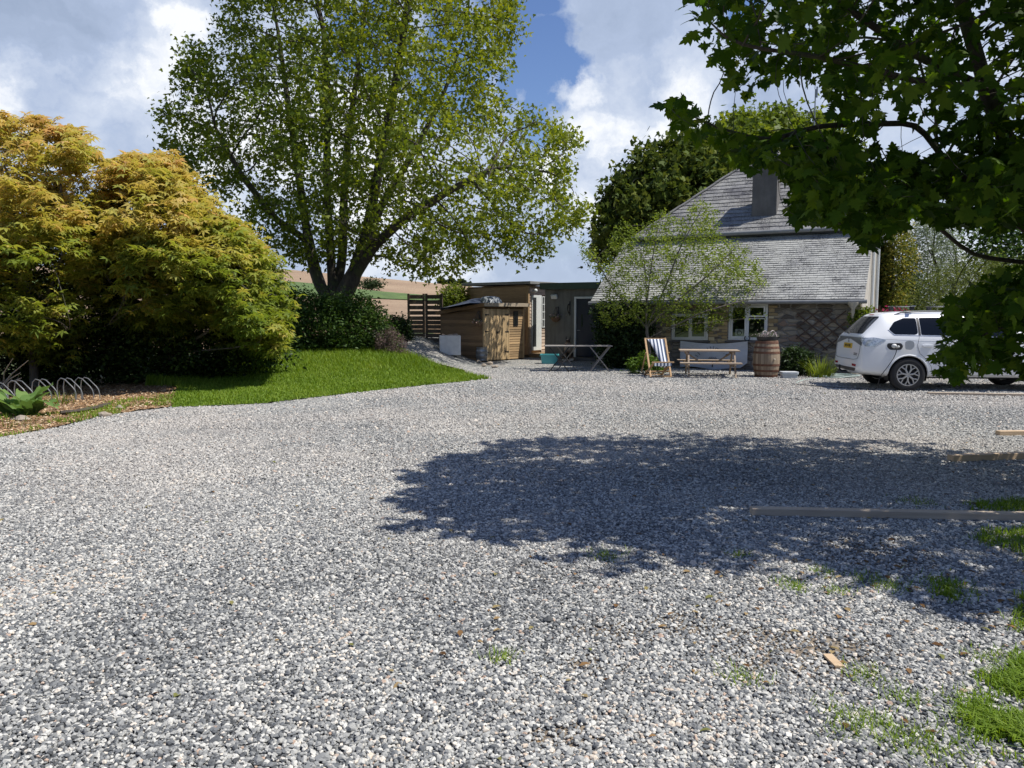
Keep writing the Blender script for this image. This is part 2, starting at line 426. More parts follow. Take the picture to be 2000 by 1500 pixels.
# ------------------------------------------------------------------ camera, sun, sky
cam=bpy.data.cameras.new('camera'); co=bpy.data.objects.new('camera',cam); COL.objects.link(co); scn.camera=co
co.location=(0,0,CAMH); co.rotation_euler=(R(90)-PIT,0,0); cam.sensor_width=36; cam.lens=27; cam.clip_end=3000; cam.clip_start=.05
sun=bpy.data.lights.new('sun','SUN'); sun.energy=4.9; sun.angle=R(.53); sun.color=(1,.96,.89)
so=bpy.data.objects.new('sun',sun); COL.objects.link(so); so.rotation_euler=SUND.to_track_quat('Z','Y').to_euler(); so.location=(8,2,14)
w=bpy.data.worlds.new('World'); scn.world=w; w.use_nodes=True; wt=w.node_tree
def build_world():
    t=NT.__new__(NT); t.t=wt; t.mat=None
    bg=wt.nodes['Background']; sky=t.n('TexSky'); sky.sky_type='NISHITA'; sky.sun_disc=False
    sky.sun_elevation=SUN_EL; sky.sun_rotation=R(90)-SUN_AZ; sky.air_density=1.0; sky.dust_density=.4; sky.ozone_density=2.2
    tc=t.n('TexCoord').outputs['Generated']
    def vm(op,a,b,o=0):
        nd=t.n('VectorMath'); nd.operation=op; t.set(nd.inputs[0],a); t.set(nd.inputs[1],b); return nd.outputs[o]
    def dirn(px,py): return tuple(ray(px,py).normalized())
    def blob(px,py,rpx,soft=.6,jit=None):
        # angular distance to a direction, 1 inside
        d=vm('DISTANCE',jit,dirn(px,py),1); r=rpx/F
        m=t.n('MapRange'); t.set(m.inputs[0],d); m.inputs[1].default_value=r*(1-soft); m.inputs[2].default_value=r*(1+soft); m.inputs[3].default_value=1; m.inputs[4].default_value=0
        m.interpolation_type='SMOOTHSTEP'; return m.outputs[0]
    # wind-broken wobble of every cloud edge
    nn=t.n('TexNoise'); t.l(tc,nn.inputs['Vector']); nn.inputs['Scale'].default_value=9; nn.inputs['Detail'].default_value=7; nn.inputs['Roughness'].default_value=.6
    wob=vm('SCALE',vm('SUBTRACT',nn.outputs['Color'],(.5,.5,.5)),(0,0,0)); wob.node.inputs['Scale'].default_value=.17
    jit=vm('ADD',tc,wob)
    mp=t.n('Mapping'); t.l(tc,mp.inputs[0]); mp.inputs['Scale'].default_value=(1,1,2.6)
    n1=t.noise(mp.outputs[0],2.6,8,.58,.3)
    # cover of cloud: mostly overcast low down, thinner overhead
    hole=None
    for b in ((1010,40,62),(1060,90,84),(1110,115,58),(1040,165,74),(1060,232,50),(1000,-40,80),(1420,-5,45),(0,112,22),(700,60,60),(870,120,90),(1280,130,0.1)):
        k=blob(b[0],b[1],b[2],.55,jit); hole=k if hole is None else t.math('MAXIMUM',hole,k)
    z=t.sep(tc)[2]
    up=t.n('MapRange'); t.l(z,up.inputs[0]); up.inputs[1].default_value=.42; up.inputs[2].default_value=.72; up.inputs[3].default_value=0; up.inputs[4].default_value=.42
    cov=t.math('SUBTRACT',t.math('SUBTRACT',t.math('ADD',n1,.26),t.math('MULTIPLY',hole,.62)),up.outputs[0])
    bk=t.n('MapRange'); t.l(t.sep(tc)[1],bk.inputs[0]); bk.inputs[1].default_value=.35; bk.inputs[2].default_value=-.25; bk.inputs[3].default_value=0; bk.inputs[4].default_value=.34
    cov=t.math('SUBTRACT',cov,bk.outputs[0])
    cm=t.ramp(cov,[(.34,0),(.66,.95)])
    # body of the cloud: grey-blue undersides, white lit billows
    mp2=t.n('Mapping'); t.l(jit,mp2.inputs[0]); mp2.inputs['Scale'].default_value=(1,1,2.2); mp2.inputs['Location'].default_value=(3,1,2)
    n2=t.noise(mp2.outputs[0],3.4,7,.55,.2)
    wh=None
    for b in ((350,60,45),(370,190,60),(300,150,70),(400,250,60),(1000,190,28),(1130,190,45),(1160,260,45),(1110,330,40),(1250,230,80),(1350,180,70),(10,190,40),(1180,420,50),(700,330,120),(500,300,90)):
        k=blob(b[0],b[1],b[2],.75,jit); wh=k if wh is None else t.math('MAXIMUM',wh,k)
    body=t.math('ADD',n2,t.math('MULTIPLY',wh,.22))
    cc=t.ramp(body,[(.30,(.33,.41,.56)),(.48,(.46,.55,.73)),(.61,(.68,.75,.88)),(.70,(1.0,1.02,1.05))])
    # thin high streaks low over the horizon
    skyc=vm('SCALE',sky.outputs[0],(0,0,0)); skyc.node.inputs['Scale'].default_value=.125
    hs=t.n('HueSaturation'); hs.inputs['Saturation'].default_value=1.15; t.l(skyc,hs.inputs['Color']); hs.inputs['Hue'].default_value=.513
    c=t.mix(cm,hs.outputs[0],cc)
    # below the horizon the world is dim
    gm=t.ramp(t.math('ADD',z,.5),[(.47,.12),(.495,1)]); c=t.mix(1.0,c,gm,'MULTIPLY')
    t.l(c,bg.inputs[0]); bg.inputs[1].default_value=.86
build_world()
scn.view_settings.view_transform='Standard'; scn.view_settings.look='None'; scn.view_settings.exposure=.26; scn.view_settings.gamma=1
scn.render.film_transparent=False
scn.cycles.max_bounces=6; scn.cycles.diffuse_bounces=3; scn.cycles.transparent_max_bounces=12; scn.cycles.sample_clamp_indirect=6
# ------------------------------------------------------------------ ground sheets
def sheet(name, xs, ys, zoff, mat, poly=None, kind='structure', res=None, edge=.0, zf=None):
    X,Y=np.meshgrid(xs,ys); nx,ny=len(xs),len(ys)
    Z=(H(X,Y) if zf is None else zf(X,Y))+zoff
    V=np.stack([X,Y,Z],-1).reshape(-1,3)
    i=np.arange((ny-1))[:,None]*nx+np.arange(nx-1)[None]; Q=np.stack([i,i+1,i+nx+1,i+nx],-1).reshape(-1,4)
    if poly is not None:
        c=V[Q].mean(1)[:,:2]; Q=Q[in_poly(c,poly)]
        used=np.unique(Q); mp=np.full(len(V),-1); mp[used]=np.arange(len(used)); V=V[used]; Q=mp[Q]
    o=np_obj(name,V,Q,mat,smooth=True); o['kind']=kind; return o
def gpoly(pts, z=0): return [tuple(G(*p,z)[:2]) for p in pts]
def stone_ramp(t,f,k=1.0):
    return t.ramp(f,[(0,(.085*k,.088*k,.088*k)),(.14,(.155*k,.163*k,.170*k)),(.30,(.25*k,.256*k,.252*k)),(.50,(.36*k,.36*k,.342*k)),(.70,(.54*k,.53*k,.49*k)),(.86,(.72*k,.70*k,.64*k)),(.925,(.72*k,.62*k,.50*k)),(.975,(.52*k,.38*k,.29*k))])
bare=[(1560,1285,.55,.16),(1140,1300,.20,.06),(1200,1235,.35,.08),(1100,1440,.16,.06),(1690,1075,.5,.25),(1340,1215,.3,.07),(1420,1235,.5,.05),(1600,1260,.4,.1)]
def mat_gravel_base():
    t=NT('gravel_floor'); g=t.geo()
    n=t.n('TexVoronoi'); t.l(g,n.inputs['Vector']); n.inputs['Scale'].default_value=38; f=t.sep(n.outputs['Color'])[0]
    big=t.noise(g,.45,4,.6); f2=t.math('ADD',t.math('MULTIPLY',f,.92),t.math('MULTIPLY',t.math('SUBTRACT',big,.5),.35))
    c=stone_ramp(t,f2,.84)
    c=t.mix(t.math('MULTIPLY',t.ramp(big,[(.5,0),(.62,1)]),.16),c,(.50,.38,.31),'MIX')
    ed=t.ramp(n.outputs['Distance'],[(.3,1),(.7,.6)]); c=t.mix(1,c,ed,'MULTIPLY')
    sp=t.sep(g); dm=None
    for px,py,rx,ry in bare:
        q=G(px,py); a=t.math('DIVIDE',t.math('SUBTRACT',sp[0],q.x),rx*1.1); b=t.math('DIVIDE',t.math('SUBTRACT',sp[1],q.y),ry*2.6); d=t.math('SUBTRACT',1,t.math('ADD',t.math('MULTIPLY',a,a),t.math('MULTIPLY',b,b)),True); dm=d if dm is None else t.math('MAXIMUM',dm,d)
    c=t.mix(t.ramp(dm,[(.1,0),(.4,.8)]),c,t.ramp(t.noise(g,30,4),[(.3,(.13,.10,.07)),(.7,(.30,.24,.17))]))
    h=t.math('SUBTRACT',1,n.outputs['Distance']); h=t.math('ADD',h,t.math('MULTIPLY',f,.6))
    t.bump(h,.55,.016); return t.fin(c,.9,0,.2)
def mat_soil():
    t=NT('soil'); g=t.geo(); c=t.ramp(t.noise(g,2,6,.7),[(.3,(.05,.038,.025)),(.7,(.13,.10,.065))]); t.bump(t.noise(g,30,4),.6,.03); return t.fin(c,.95)
def mat_meadow():
    t=NT('meadow'); g=t.geo(); c=t.ramp(t.noise(g,1.2,6,.7),[(.3,(.035,.055,.015)),(.7,(.10,.12,.04))]); t.bump(t.noise(g,20,4),.6,.05); return t.fin(c,.95)
def mat_lawn():
    t=NT('lawn_soil'); g=t.geo(); c=t.ramp(t.noise(g,3,6,.7),[(.3,(.07,.12,.015)),(.7,(.14,.20,.03))]); t.bump(t.noise(g,40,4),.7,.03); return t.fin(c,.9)
def mat_mulch():
    t=NT('mulch'); g=t.coord('Object',(1,1,1)); n=t.n('TexVoronoi'); t.l(g,n.inputs['Vector']); n.inputs['Scale'].default_value=30
    f=t.sep(n.outputs['Color'])[0]; c=t.ramp(f,[(0,(.06,.03,.015)),(.35,(.20,.11,.05)),(.7,(.38,.24,.12)),(1,(.55,.42,.28))])
    t.bump(n.outputs['Distance'],.9,.03); return t.fin(c,.9)
MG=mat_gravel_base()
gx=np.concatenate([np.linspace(-400,-30,12),np.linspace(-28,20,97),np.linspace(24,400,12)])
gy=np.concatenate([np.linspace(-30,4,8),np.linspace(5,34,59),np.linspace(37,60,6),np.linspace(80,900,12)])
sheet('ground',gx,gy,-.02,mat_meadow())
# edge of the yard, traced round from behind the viewer
edgeL=gpoly([(-420,980),(-200,900),(0,856),(60,846),(130,832),(200,814),(280,803),(345,796)])
lawnF=gpoly([(430,794),(520,790),(600,781),(680,770),(760,761),(840,753),(900,747),(955,741)])
yard=[(-9,-8)]+edgeL+lawnF+[(-1.25,19.62),(-2.0,20.2),(-2.9,21.2),(-3.5,22.5),(-4.6,24),(-4.6,27.6),(-3,29),(0,31),(4.5,31),(13,27),(20,22),(30,18),(30,-8)]
sheet('gravel_yard',np.arange(-9,26,.14),np.arange(-7,31.2,.14),.0,MG,poly=yard)
# ------------------------------------------------------------------ loose stones on the yard
def mat_stone():
    t=NT('loose_stone'); f=t.attr('tint','INSTANCER'); c=stone_ramp(t,f,.84); g=t.geo()
    sp=t.sep(g); wm=t.math('MULTIPLY',t.ramp(t.noise(g,.33,4,.6),[(.42,.15),(.62,1)]),t.ramp(t.math('DIVIDE',sp[1],25),[(.16,0),(.36,1),(.62,1),(.9,.7)])); c=t.mix(t.math('MULTIPLY',wm,.45),c,(.54,.485,.425))
    nz=t.noise(g,160,3); c=t.mix(1,c,t.ramp(nz,[(.3,.78),(.7,1.18)]),'MULTIPLY'); t.bump(nz,.25,.002); return t.fin(c,.85,0,.25)
MS=mat_stone()
def stones(name,label,pts,sc,ti,mat,rough=.42,nvar=6,flat=.62):
    me=bpy.data.meshes.new(name); me.vertices.add(len(pts)); me.vertices.foreach_set('co',pts.astype(np.float32).ravel())
    a=me.attributes.new('sc','FLOAT','POINT'); a.data.foreach_set('value',sc.astype(np.float32))
    a=me.attributes.new('tint','FLOAT','POINT'); a.data.foreach_set('value',ti.astype(np.float32))
    o=bpy.data.objects.new(name,me); link(o); o['kind']='stuff'; o['label']=label; o['category']='gravel'
    ng=bpy.data.node_groups.new(name+'_scatter','GeometryNodeTree')
    ng.interface.new_socket('Geometry',in_out='INPUT',socket_type='NodeSocketGeometry'); ng.interface.new_socket('Geometry',in_out='OUTPUT',socket_type='NodeSocketGeometry')
    N=lambda ty:ng.nodes.new(ty); L=ng.links.new
    gi=N('NodeGroupInput'); go=N('NodeGroupOutput'); mp=N('GeometryNodeMeshToPoints'); L(gi.outputs[0],mp.inputs[0])
    g2=N('GeometryNodeGeometryToInstance')
    for i in range(nvar):
        ic=N('GeometryNodeMeshIcoSphere'); ic.inputs['Radius'].default_value=.5; ic.inputs['Subdivisions'].default_value=2 if i%2 else 1
        nz=N('ShaderNodeTexNoise'); nz.inputs['Scale'].default_value=1.6; nz.noise_dimensions='4D'; nz.inputs['W'].default_value=i*7.3; nz.inputs['Detail'].default_value=1
        vs=N('ShaderNodeVectorMath'); vs.operation='SUBTRACT'; vs.inputs[1].default_value=(.5,.5,.5); L(nz.outputs['Color'],vs.inputs[0])
        vk=N('ShaderNodeVectorMath'); vk.operation='SCALE'; vk.inputs['Scale'].default_value=rough*2.2; L(vs.outputs[0],vk.inputs[0])
        sp=N('GeometryNodeSetPosition'); L(ic.outputs[0],sp.inputs['Geometry']); L(vk.outputs[0],sp.inputs['Offset'])
        sm=N('GeometryNodeSetMaterial'); sm.inputs['Material'].default_value=mat; L(sp.outputs[0],sm.inputs[0])
        ss=N('GeometryNodeSetShadeSmooth'); ss.inputs['Shade Smooth'].default_value=False; L(sm.outputs[0],ss.inputs[0]); L(ss.outputs[0],g2.inputs[0])
    ip=N('GeometryNodeInstanceOnPoints'); L(mp.outputs[0],ip.inputs['Points']); L(g2.outputs[0],ip.inputs['Instance']); ip.inputs['Pick Instance'].default_value=True
    ri=N('FunctionNodeRandomValue'); ri.data_type='INT'; ri.inputs[4].default_value=0; ri.inputs[5].default_value=nvar-1; L(ri.outputs[2],ip.inputs['Instance Index'])
    rr=N('FunctionNodeRandomValue'); rr.data_type='FLOAT_VECTOR'; rr.inputs[0].default_value=(-.45,-.45,0); rr.inputs[1].default_value=(.45,.45,6.28); rr.inputs['Seed'].default_value=3; L(rr.outputs[0],ip.inputs['Rotation'])
    na=N('GeometryNodeInputNamedAttribute'); na.data_type='FLOAT'; na.inputs[0].default_value='sc'
    rs=N('FunctionNodeRandomValue'); rs.data_type='FLOAT_VECTOR'; rs.inputs[0].default_value=(.75,.65,flat*.7); rs.inputs[1].default_value=(1.35,1.1,flat*1.3); rs.inputs['Seed'].default_value=9
    vm=N('ShaderNodeVectorMath'); vm.operation='SCALE'; L(rs.outputs[0],vm.inputs[0]); L(na.outputs[0],vm.inputs['Scale']); L(vm.outputs[0],ip.inputs['Scale'])
    L(ip.outputs[0],go.inputs[0])
    md=o.modifiers.new('scatter','NODES'); md.node_group=ng; me.materials.append(mat); return o
def blobs(x,y,seed,sc):  # cheap smooth value noise 0..1
    r=np.random.default_rng(seed); s=np.zeros_like(x); a=0
    for k in range(5):
        th=r.random()*6.28; f=sc*(1+.7*k); ph=r.random(2)*6.28
        s+=np.sin(x*f*math.cos(th)+y*f*math.sin(th)+ph[0])*np.cos(x*f*.8*math.sin(th)-y*f*.7*math.cos(th)+ph[1])/(1+.3*k); a+=1/(1+.3*k)
    return .5+.5*s/a*1.4
def gravel_points():
    out=[]
    bands=[(2.3,4.4,.0122,.0162),(4.4,7.0,.0145,.0172),(7.0,10.5,.0205,.0210),(10.5,14.0,.027,.024),(14.0,22.5,.036,.029)]
    for y0,y1,sp,sz in bands:
        ny=int((y1-y0)/sp); 
        for k in range(ny):
            y=y0+(k+.5)*sp; hw=.70*y+.25; n=int(2*hw/sp); x=-hw+(np.arange(n)+.5)*sp+(k%2)*sp*.5
            out.append(np.stack([x,np.full(n,y),np.full(n,sz),np.full(n,sp)],-1))
    p=np.vstack(out); n=len(p); p[:,:2]+=RNG.normal(size=(n,2))*.36*p[:,3:4]
    x,y=p[:,0],p[:,1]; keep=in_poly(p[:,:2],yard)
    for px,py,rx,ry in bare:
        g=G(px,py); d=((x-g.x)/rx)**2+((y-g.y)/(ry*2.2))**2; keep&=(d+1.5*RNG.random(n))>.8
    for poly in near_grass:
        keep&=~(in_poly(p[:,:2],poly)&(RNG.random(n)<.72))
    p=p[keep]; n=len(p)
    sc=p[:,2]*np.exp(RNG.normal(size=n)*.24); big=RNG.random(n)<.008; sc[big]*=1.5; z=.002+sc*.18+RNG.random(n)*.007
    f=blobs(p[:,0],p[:,1],5,.9); f2=blobs(p[:,0],p[:,1],8,3.0)
    ti=RNG.random(n)**1.05; ti=np.clip(ti*.93+(f-.5)*.28+(f2-.5)*.12,0,1)
    ti=.5+(ti-.5)*np.clip(1.12-.045*p[:,1],.55,.95); red=RNG.random(n)<.012; ti[red]=.95+.05*RNG.random(int(red.sum())); br=RNG.random(n)<.03; ti[br]=.90
    return np.stack([p[:,0],p[:,1],z],-1),sc,ti
# patches of grass and weeds growing through the gravel at the right
near_grass_px=[[(2100,1275),(1960,1300),(1920,1330),(1965,1360),(2020,1380),(2200,1400),(2200,1270)],
 [(2200,1385),(2000,1385),(1930,1370),(1885,1410),(1925,1450),(1975,1478),(2030,1500),(2200,1540)],
 [(2300,1040),(2000,1035),(1920,1040),(1900,1055),(1960,1085),(2020,1110),(2300,1130)],
 [(2300,985),(2000,978),(1900,985),(1880,997),(2000,1005),(2300,1010)],
 [(1835,1140),(1880,1150),(1890,1175),(1850,1180),(1825,1160)],[(2010,1150),(1985,1170),(1990,1240),(2100,1300),(2200,1200)]]
near_grass=[gpoly(p) for p in near_grass_px]
gp,gs,gt=gravel_points()
stones('gravel','loose grey, white and pinkish stone chippings covering the yard',gp,gs,gt,MS)
print('STONES',len(gp))
# ------------------------------------------------------------------ lawn, bed, ramp, field
lawn=gpoly([(338,797)])+lawnF+[(-1.25,19.60),(-2.0,20.18),(-2.9,21.15),(-3.5,22.5),(-6,24),(-10,23.5),(-8.6,19),(-7.9,16.5),tuple(G(352,752,.1)[:2]),tuple(G(342,775)[:2])]
sheet('lawn',np.arange(-10.5,0,.1),np.arange(12,24.5,.1),.012,mat_lawn(),poly=lawn)
bed=gpoly([(-420,975),(-200,898),(0,854),(60,844),(130,830),(200,812),(280,801),(338,796)])+[tuple(G(346,770)[:2]),tuple(G(352,748)[:2]),(-8.5,19),(-13,19),(-20,17),(-20,8)]
sheet('planting_bed',np.arange(-20,-4.5,.12),np.arange(7.5,19.2,.12),.008,mat_mulch(),poly=bed)
def chips():
    n=60000; x=-12+8*RNG.random(n); y=9+8.5*RNG.random(n); p=np.stack([x,y],-1); p=p[in_poly(p,bed)]
    n=len(p); c=np.stack([p[:,0],p[:,1],H(p[:,0],p[:,1])+.012+RNG.random(n)*.02],-1)
    t=NT('wood_chip'); ti=t.attr(); col=t.ramp(ti,[(0,(.10,.05,.025)),(.4,(.30,.16,.07)),(.75,(.50,.33,.17)),(1,(.68,.56,.40))]); m=t.fin(col,.85)
    V=np.array([(-.5,-.2,0),(.5,-.25,0),(.45,.2,.1),(-.5,.25,.05)])
    o=leaves(c,.032,(V,[np.array([(0,1,2,3)])]),'bark_chips',m,None,RNG,up=.75,droop=0,jit=.6); tag(o,'orange brown bark chippings spread over the bed by the bike rack','mulch',kind='stuff')
chips()
def mat_field():
    t=NT('ploughed_field'); g=t.geo(); c=t.ramp(t.noise(g,.06,6,.65),[(.3,(.25,.165,.10)),(.7,(.38,.27,.17))])
    st=t.n('TexWave'); mp=t.n('Mapping'); t.l(g,mp.inputs[0]); mp.inputs['Rotation'].default_value=(0,0,R(62)); t.l(mp.outputs[0],st.inputs['Vector']); st.inputs['Scale'].default_value=.22; st.inputs['Distortion'].default_value=1.5; st.inputs['Detail'].default_value=3
    c=t.mix(.5,c,t.ramp(st.outputs['Fac'],[(0,.72),(1,1.12)]),'MULTIPLY'); c=t.mix(.6,c,t.ramp(t.noise(g,2.5,4,.8),[(.3,.6),(.7,1.2)]),'MULTIPLY')
    t.bump(t.noise(g,3,5,.7),.8,.25); return t.fin(c,.95)
def zfield(X,Y):
    a=np.clip(X/np.maximum(Y,1)*225,-75,80); e=-14+(58-.62*a)*sst((Y-34)/190)**.8
    far=np.clip((Y-225)/200,0,1)
    z=CAMH+Y*e/F-far*8
    return np.where(Y<30.5,-1.5,z)
MF=mat_field()
fx=np.linspace(-260,260,131); fy=np.concatenate([np.linspace(30.4,80,26),np.linspace(84,235,52),np.linspace(245,420,10)])
o=sheet('field',fx,fy,0,MF,zf=zfield); 
def mat_verge():
    t=NT('rough_grass'); g=t.geo(); c=t.ramp(t.noise(g,.35,6,.7),[(.3,(.05,.085,.022)),(.7,(.11,.17,.04))]); t.bump(t.noise(g,2,5,.7),.8,.2); return t.fin(c,.95)
sx=np.linspace(-120,60,120)
X,T=np.meshgrid(sx,np.linspace(0,1,10)); Yc=132-.27*(X+28); Wd=np.clip(14-.48*(X+28),.6,20); Yv=Yc+(T-.5)*Wd*2
V=np.stack([X,Yv,zfield(X,Yv)+.12+.5*np.sin(T*3.14)],-1).reshape(-1,3); i=np.arange(9)[:,None]*120+np.arange(119)[None]
o=np_obj('grass_strip',V,np.stack([i,i+1,i+121,i+120],-1).reshape(-1,4),mat_verge(),smooth=True); o['kind']='structure'
rg=np.random.default_rng(77); n=5200; u=rg.random(n); x=-21.5+9.5*u; y=224+rg.random(n)*2; zz=zfield(x,y)+rg.random(n)*(1.5+.5*np.sin(u*19))
lm=leafmat('far_hedge_leaf',[(.1,(.02,.035,.012)),(.9,(.06,.085,.03))],trans=.2)
tag(leaves(np.stack([x,y,zz],-1),.55,lf_simple(.6),'field_hedge',lm,None,rg,up=.3),'short dark strip of hedge on the far brow of the ploughed field','hedge',kind='stuff')
n=900; p=rg.normal(size=(n,3))*[1.1,.8,.55]; c0=np.array([-26.6,146.0,0]); c0[2]=float(zfield(np.array(c0[0]),np.array(c0[1])))+1.2; e=empty('field_shrub',tuple(c0),0,'lone dark shrub on the brow above the green grass strip','shrub')
leaves(p,.4,lf_simple(.6),'foliage',lm,e,rg,up=.3); m=MB(); m.tube([(0,0,-1.2),(.05,0,-.5),(0,0,.1)],.12,6); m.build('stem',plain('far_stem',(.05,.04,.03),.9),e)
# ------------------------------------------------------------------ sycamore beyond the lawn
def ptsY(lst): return [P(px,py,Y) for px,py,Y in lst]
bark_syc=barkmat('sycamore_bark',(.025,.020,.016),(.085,.07,.055))
bark_dark=barkmat('dark_bark',(.03,.024,.018),(.09,.072,.055))
bark_pale=barkmat('pale_bark',(.16,.14,.12),(.36,.33,.29))
leaf_syc=leafmat('sycamore_leaf',[(.12,(.07,.115,.018)),(.42,(.15,.20,.028)),(.7,(.27,.30,.04)),(.92,(.42,.38,.06))],trans=.42,rough=.45,spec=.35)
syc_poly=[(298,245),(312,205),(350,190),(343,85),(362,68),(400,75),(424,60),(425,-20),(500,-230),(640,-340),(800,-300),(930,-160),(985,-70),(1024,40),(1005,110),(985,170),(1000,205),(1050,212),(1098,245),(1138,265),(1120,320),(1126,370),(1152,412),(1135,440),(1095,470),(1040,512),(985,500),(940,520),(880,532),(830,552),(760,525),(700,510),(600,520),(520,480),(450,420),(390,360),(335,310)]
r1=np.random.default_rng(21)
Ys=24.5
at=np.vstack([crown_pts(syc_poly,Ys,4.6,3600,r1,tilt=0,round_=170)])
# thin the attractors in the airy middle so that the sky shows
stems=[ptsY([(655,640,Ys),(660,600,Ys),(690,545,Ys-.1),(712,480,Ys),(728,400,Ys-.3),(750,280,Ys-.6),(775,150,Ys-1),(800,0,Ys-1.2),(815,-150,Ys-1)]),
 ptsY([(690,545,Ys-.1),(730,480,Ys-.6),(790,425,Ys-1.4),(880,370,Ys-1.9),(960,330,Ys-2.2)]),
 ptsY([(640,590,Ys),(615,530,Ys+.2),(601,470,Ys+.5),(588,380,Ys+.8),(572,270,Ys+1.2),(555,150,Ys+1.6),(540,40,Ys+1.8)]),
 ptsY([(650,590,Ys),(646,510,Ys+.3),(641,430,Ys+.5),(637,340,Ys+.4),(640,200,Ys+.1),(632,60,Ys-.3),(600,-80,Ys-.4)]),
 ptsY([(655,580,Ys),(668,500,Ys+.7),(670,400,Ys+1.2),(678,280,Ys+1.8),(700,120,Ys+2.2),(720,-40,Ys+2.4)]),
 ptsY([(712,480,Ys),(745,400,Ys+.8),(800,310,Ys+1.7),(860,200,Ys+2.4),(900,90,Ys+2.6)]),
 ptsY([(601,470,Ys+.5),(540,430,Ys-.4),(470,340,Ys-1.2),(420,250,Ys-1.6)])]
def syc_t(c,rng):
    px=c[:,0]/c[:,1]*F+1000; hgt=(c[:,2]-2)/11
    return np.clip(rng.random(len(c))*.55+.26*sst((px-480)/420)+.10*hgt-.05,0,1)
grow_tree('sycamore_tree','tall spreading sycamore with several leaning stems and fresh green leaves beyond the lawn','tree',stems,at,.30,3.2,.42,.40,.0075,bark_syc,leaf_syc,lf_syc(),.108,24,.17,r1,cull=(1.0,-.45,5),taper=.62,fill=at[:1500],fill_n=40000,maxh=3,trop=(0,0,.06),tintf=syc_t,limit=115000,up=.30,droop=.75,flare=1.35)
# ------------------------------------------------------------------ the two Japanese maples at the left
bark_ac=barkmat('maple_bark',(.07,.06,.05),(.17,.15,.13))
leaf_ac=leafmat('japanese_maple_leaf',[(.02,(.10,.16,.03)),(.22,(.24,.29,.05)),(.45,(.43,.39,.09)),(.68,(.60,.44,.16)),(.88,(.64,.40,.20)),(1,(.62,.28,.19))],trans=.45,rough=.5,nmix=.22,nscale=.9)
def ac_t(c,rng):
    z=c[:,2]; r_=rng.random(len(c)); return np.clip(r_*.26-.08+.46*sst((z-1.3)/3.4+.10*clump(c,1.6,3))+.10*clump(c,.8,9)+(rng.random(len(c))<.10)*.25,0,1)
r2=np.random.default_rng(5)
pA=[(-420,420),(-300,270),(-100,245),(-20,236),(20,228),(50,240),(75,230),(110,256),(140,252),(165,275),(188,290),(172,330),(160,380),(185,420),(190,470),(180,520),(160,580),(178,670),(120,715),(0,735),(-150,745),(-350,700)]
atA=crown_pts(pA,16.2,2.4,1600,r2,zmin=.55,round_=120)
YA=16.6
stA=[ptsY([(70,765,YA),(62,660,YA),(55,560,YA),(40,480,YA),(30,400,YA-.3),(10,320,YA-.5)]),ptsY([(60,640,YA),(100,560,YA-.3),(130,480,YA-.4),(120,380,YA-.2),(115,300,YA)]),ptsY([(62,660,YA),(0,600,YA-.8),(-60,520,YA-1.3)]),ptsY([(62,660,YA),(120,650,YA-1.2),(140,640,YA-1.7)]),ptsY([(55,560,YA),(-120,450,YA+.6),(-200,360,YA+.8)])]
grow_tree('japanese_maple_tree','tall Japanese maple with orange tipped feathery leaves above the bike rack','tree',stA,atA,.17,2.6,.30,.085,.0035,bark_ac,leaf_ac,lf_star(5,.30,.30),.150,7,.15,r2,cull=(.8,.02,6),maxh=2,trop=(0,0,.02),tintf=ac_t,limit=38000,fill=atA[:700],fill_n=30000,up=.62,droop=.55,flat=.42,flare=1.3)
pB=[(196,345),(208,312),(240,318),(262,300),(300,312),(325,302),(352,332),(378,345),(392,372),(420,385),(438,420),(470,440),(486,468),(516,484),(530,518),(542,536),(548,575),(562,600),(556,640),(548,690),(520,702),(470,692),(450,692),(425,640),(380,615),(340,650),(290,665),(235,625),(195,600),(170,560),(180,440)]
atB=crown_pts(pB,17.0,2.9,2200,r2,zmin=.35,round_=130)
YB=17.4
stB=[ptsY([(340,765,YB),(335,690,YB),(320,600,YB),(290,500,YB),(265,420,YB-.2),(250,350,YB-.3)]),ptsY([(335,690,YB),(370,580,YB-.2),(400,500,YB-.3),(385,400,YB)]),ptsY([(335,690,YB),(420,640,YB-.9),(500,600,YB-1.2),(540,560,YB-.8)]),ptsY([(320,600,YB),(240,600,YB-1.2),(205,640,YB-1.8)]),ptsY([(370,580,YB-.2),(450,500,YB+.4),(510,500,YB+.3)]),ptsY([(335,690,YB),(450,680,YB-1.2),(510,670,YB-1.6)])]
grow_tree('japanese_maple_tree','broad domed Japanese maple with yellow green and orange leaves between bike rack and lawn','tree',stB,atB,.17,2.6,.30,.085,.0035,bark_ac,leaf_ac,lf_star(5,.30,.30),.150,7,.15,r2,cull=(.8,.05,7),maxh=2,trop=(0,0,.0),tintf=ac_t,limit=56000,fill=atB[:1000],fill_n=46000,up=.60,droop=.6,flat=.42,flare=1.3)
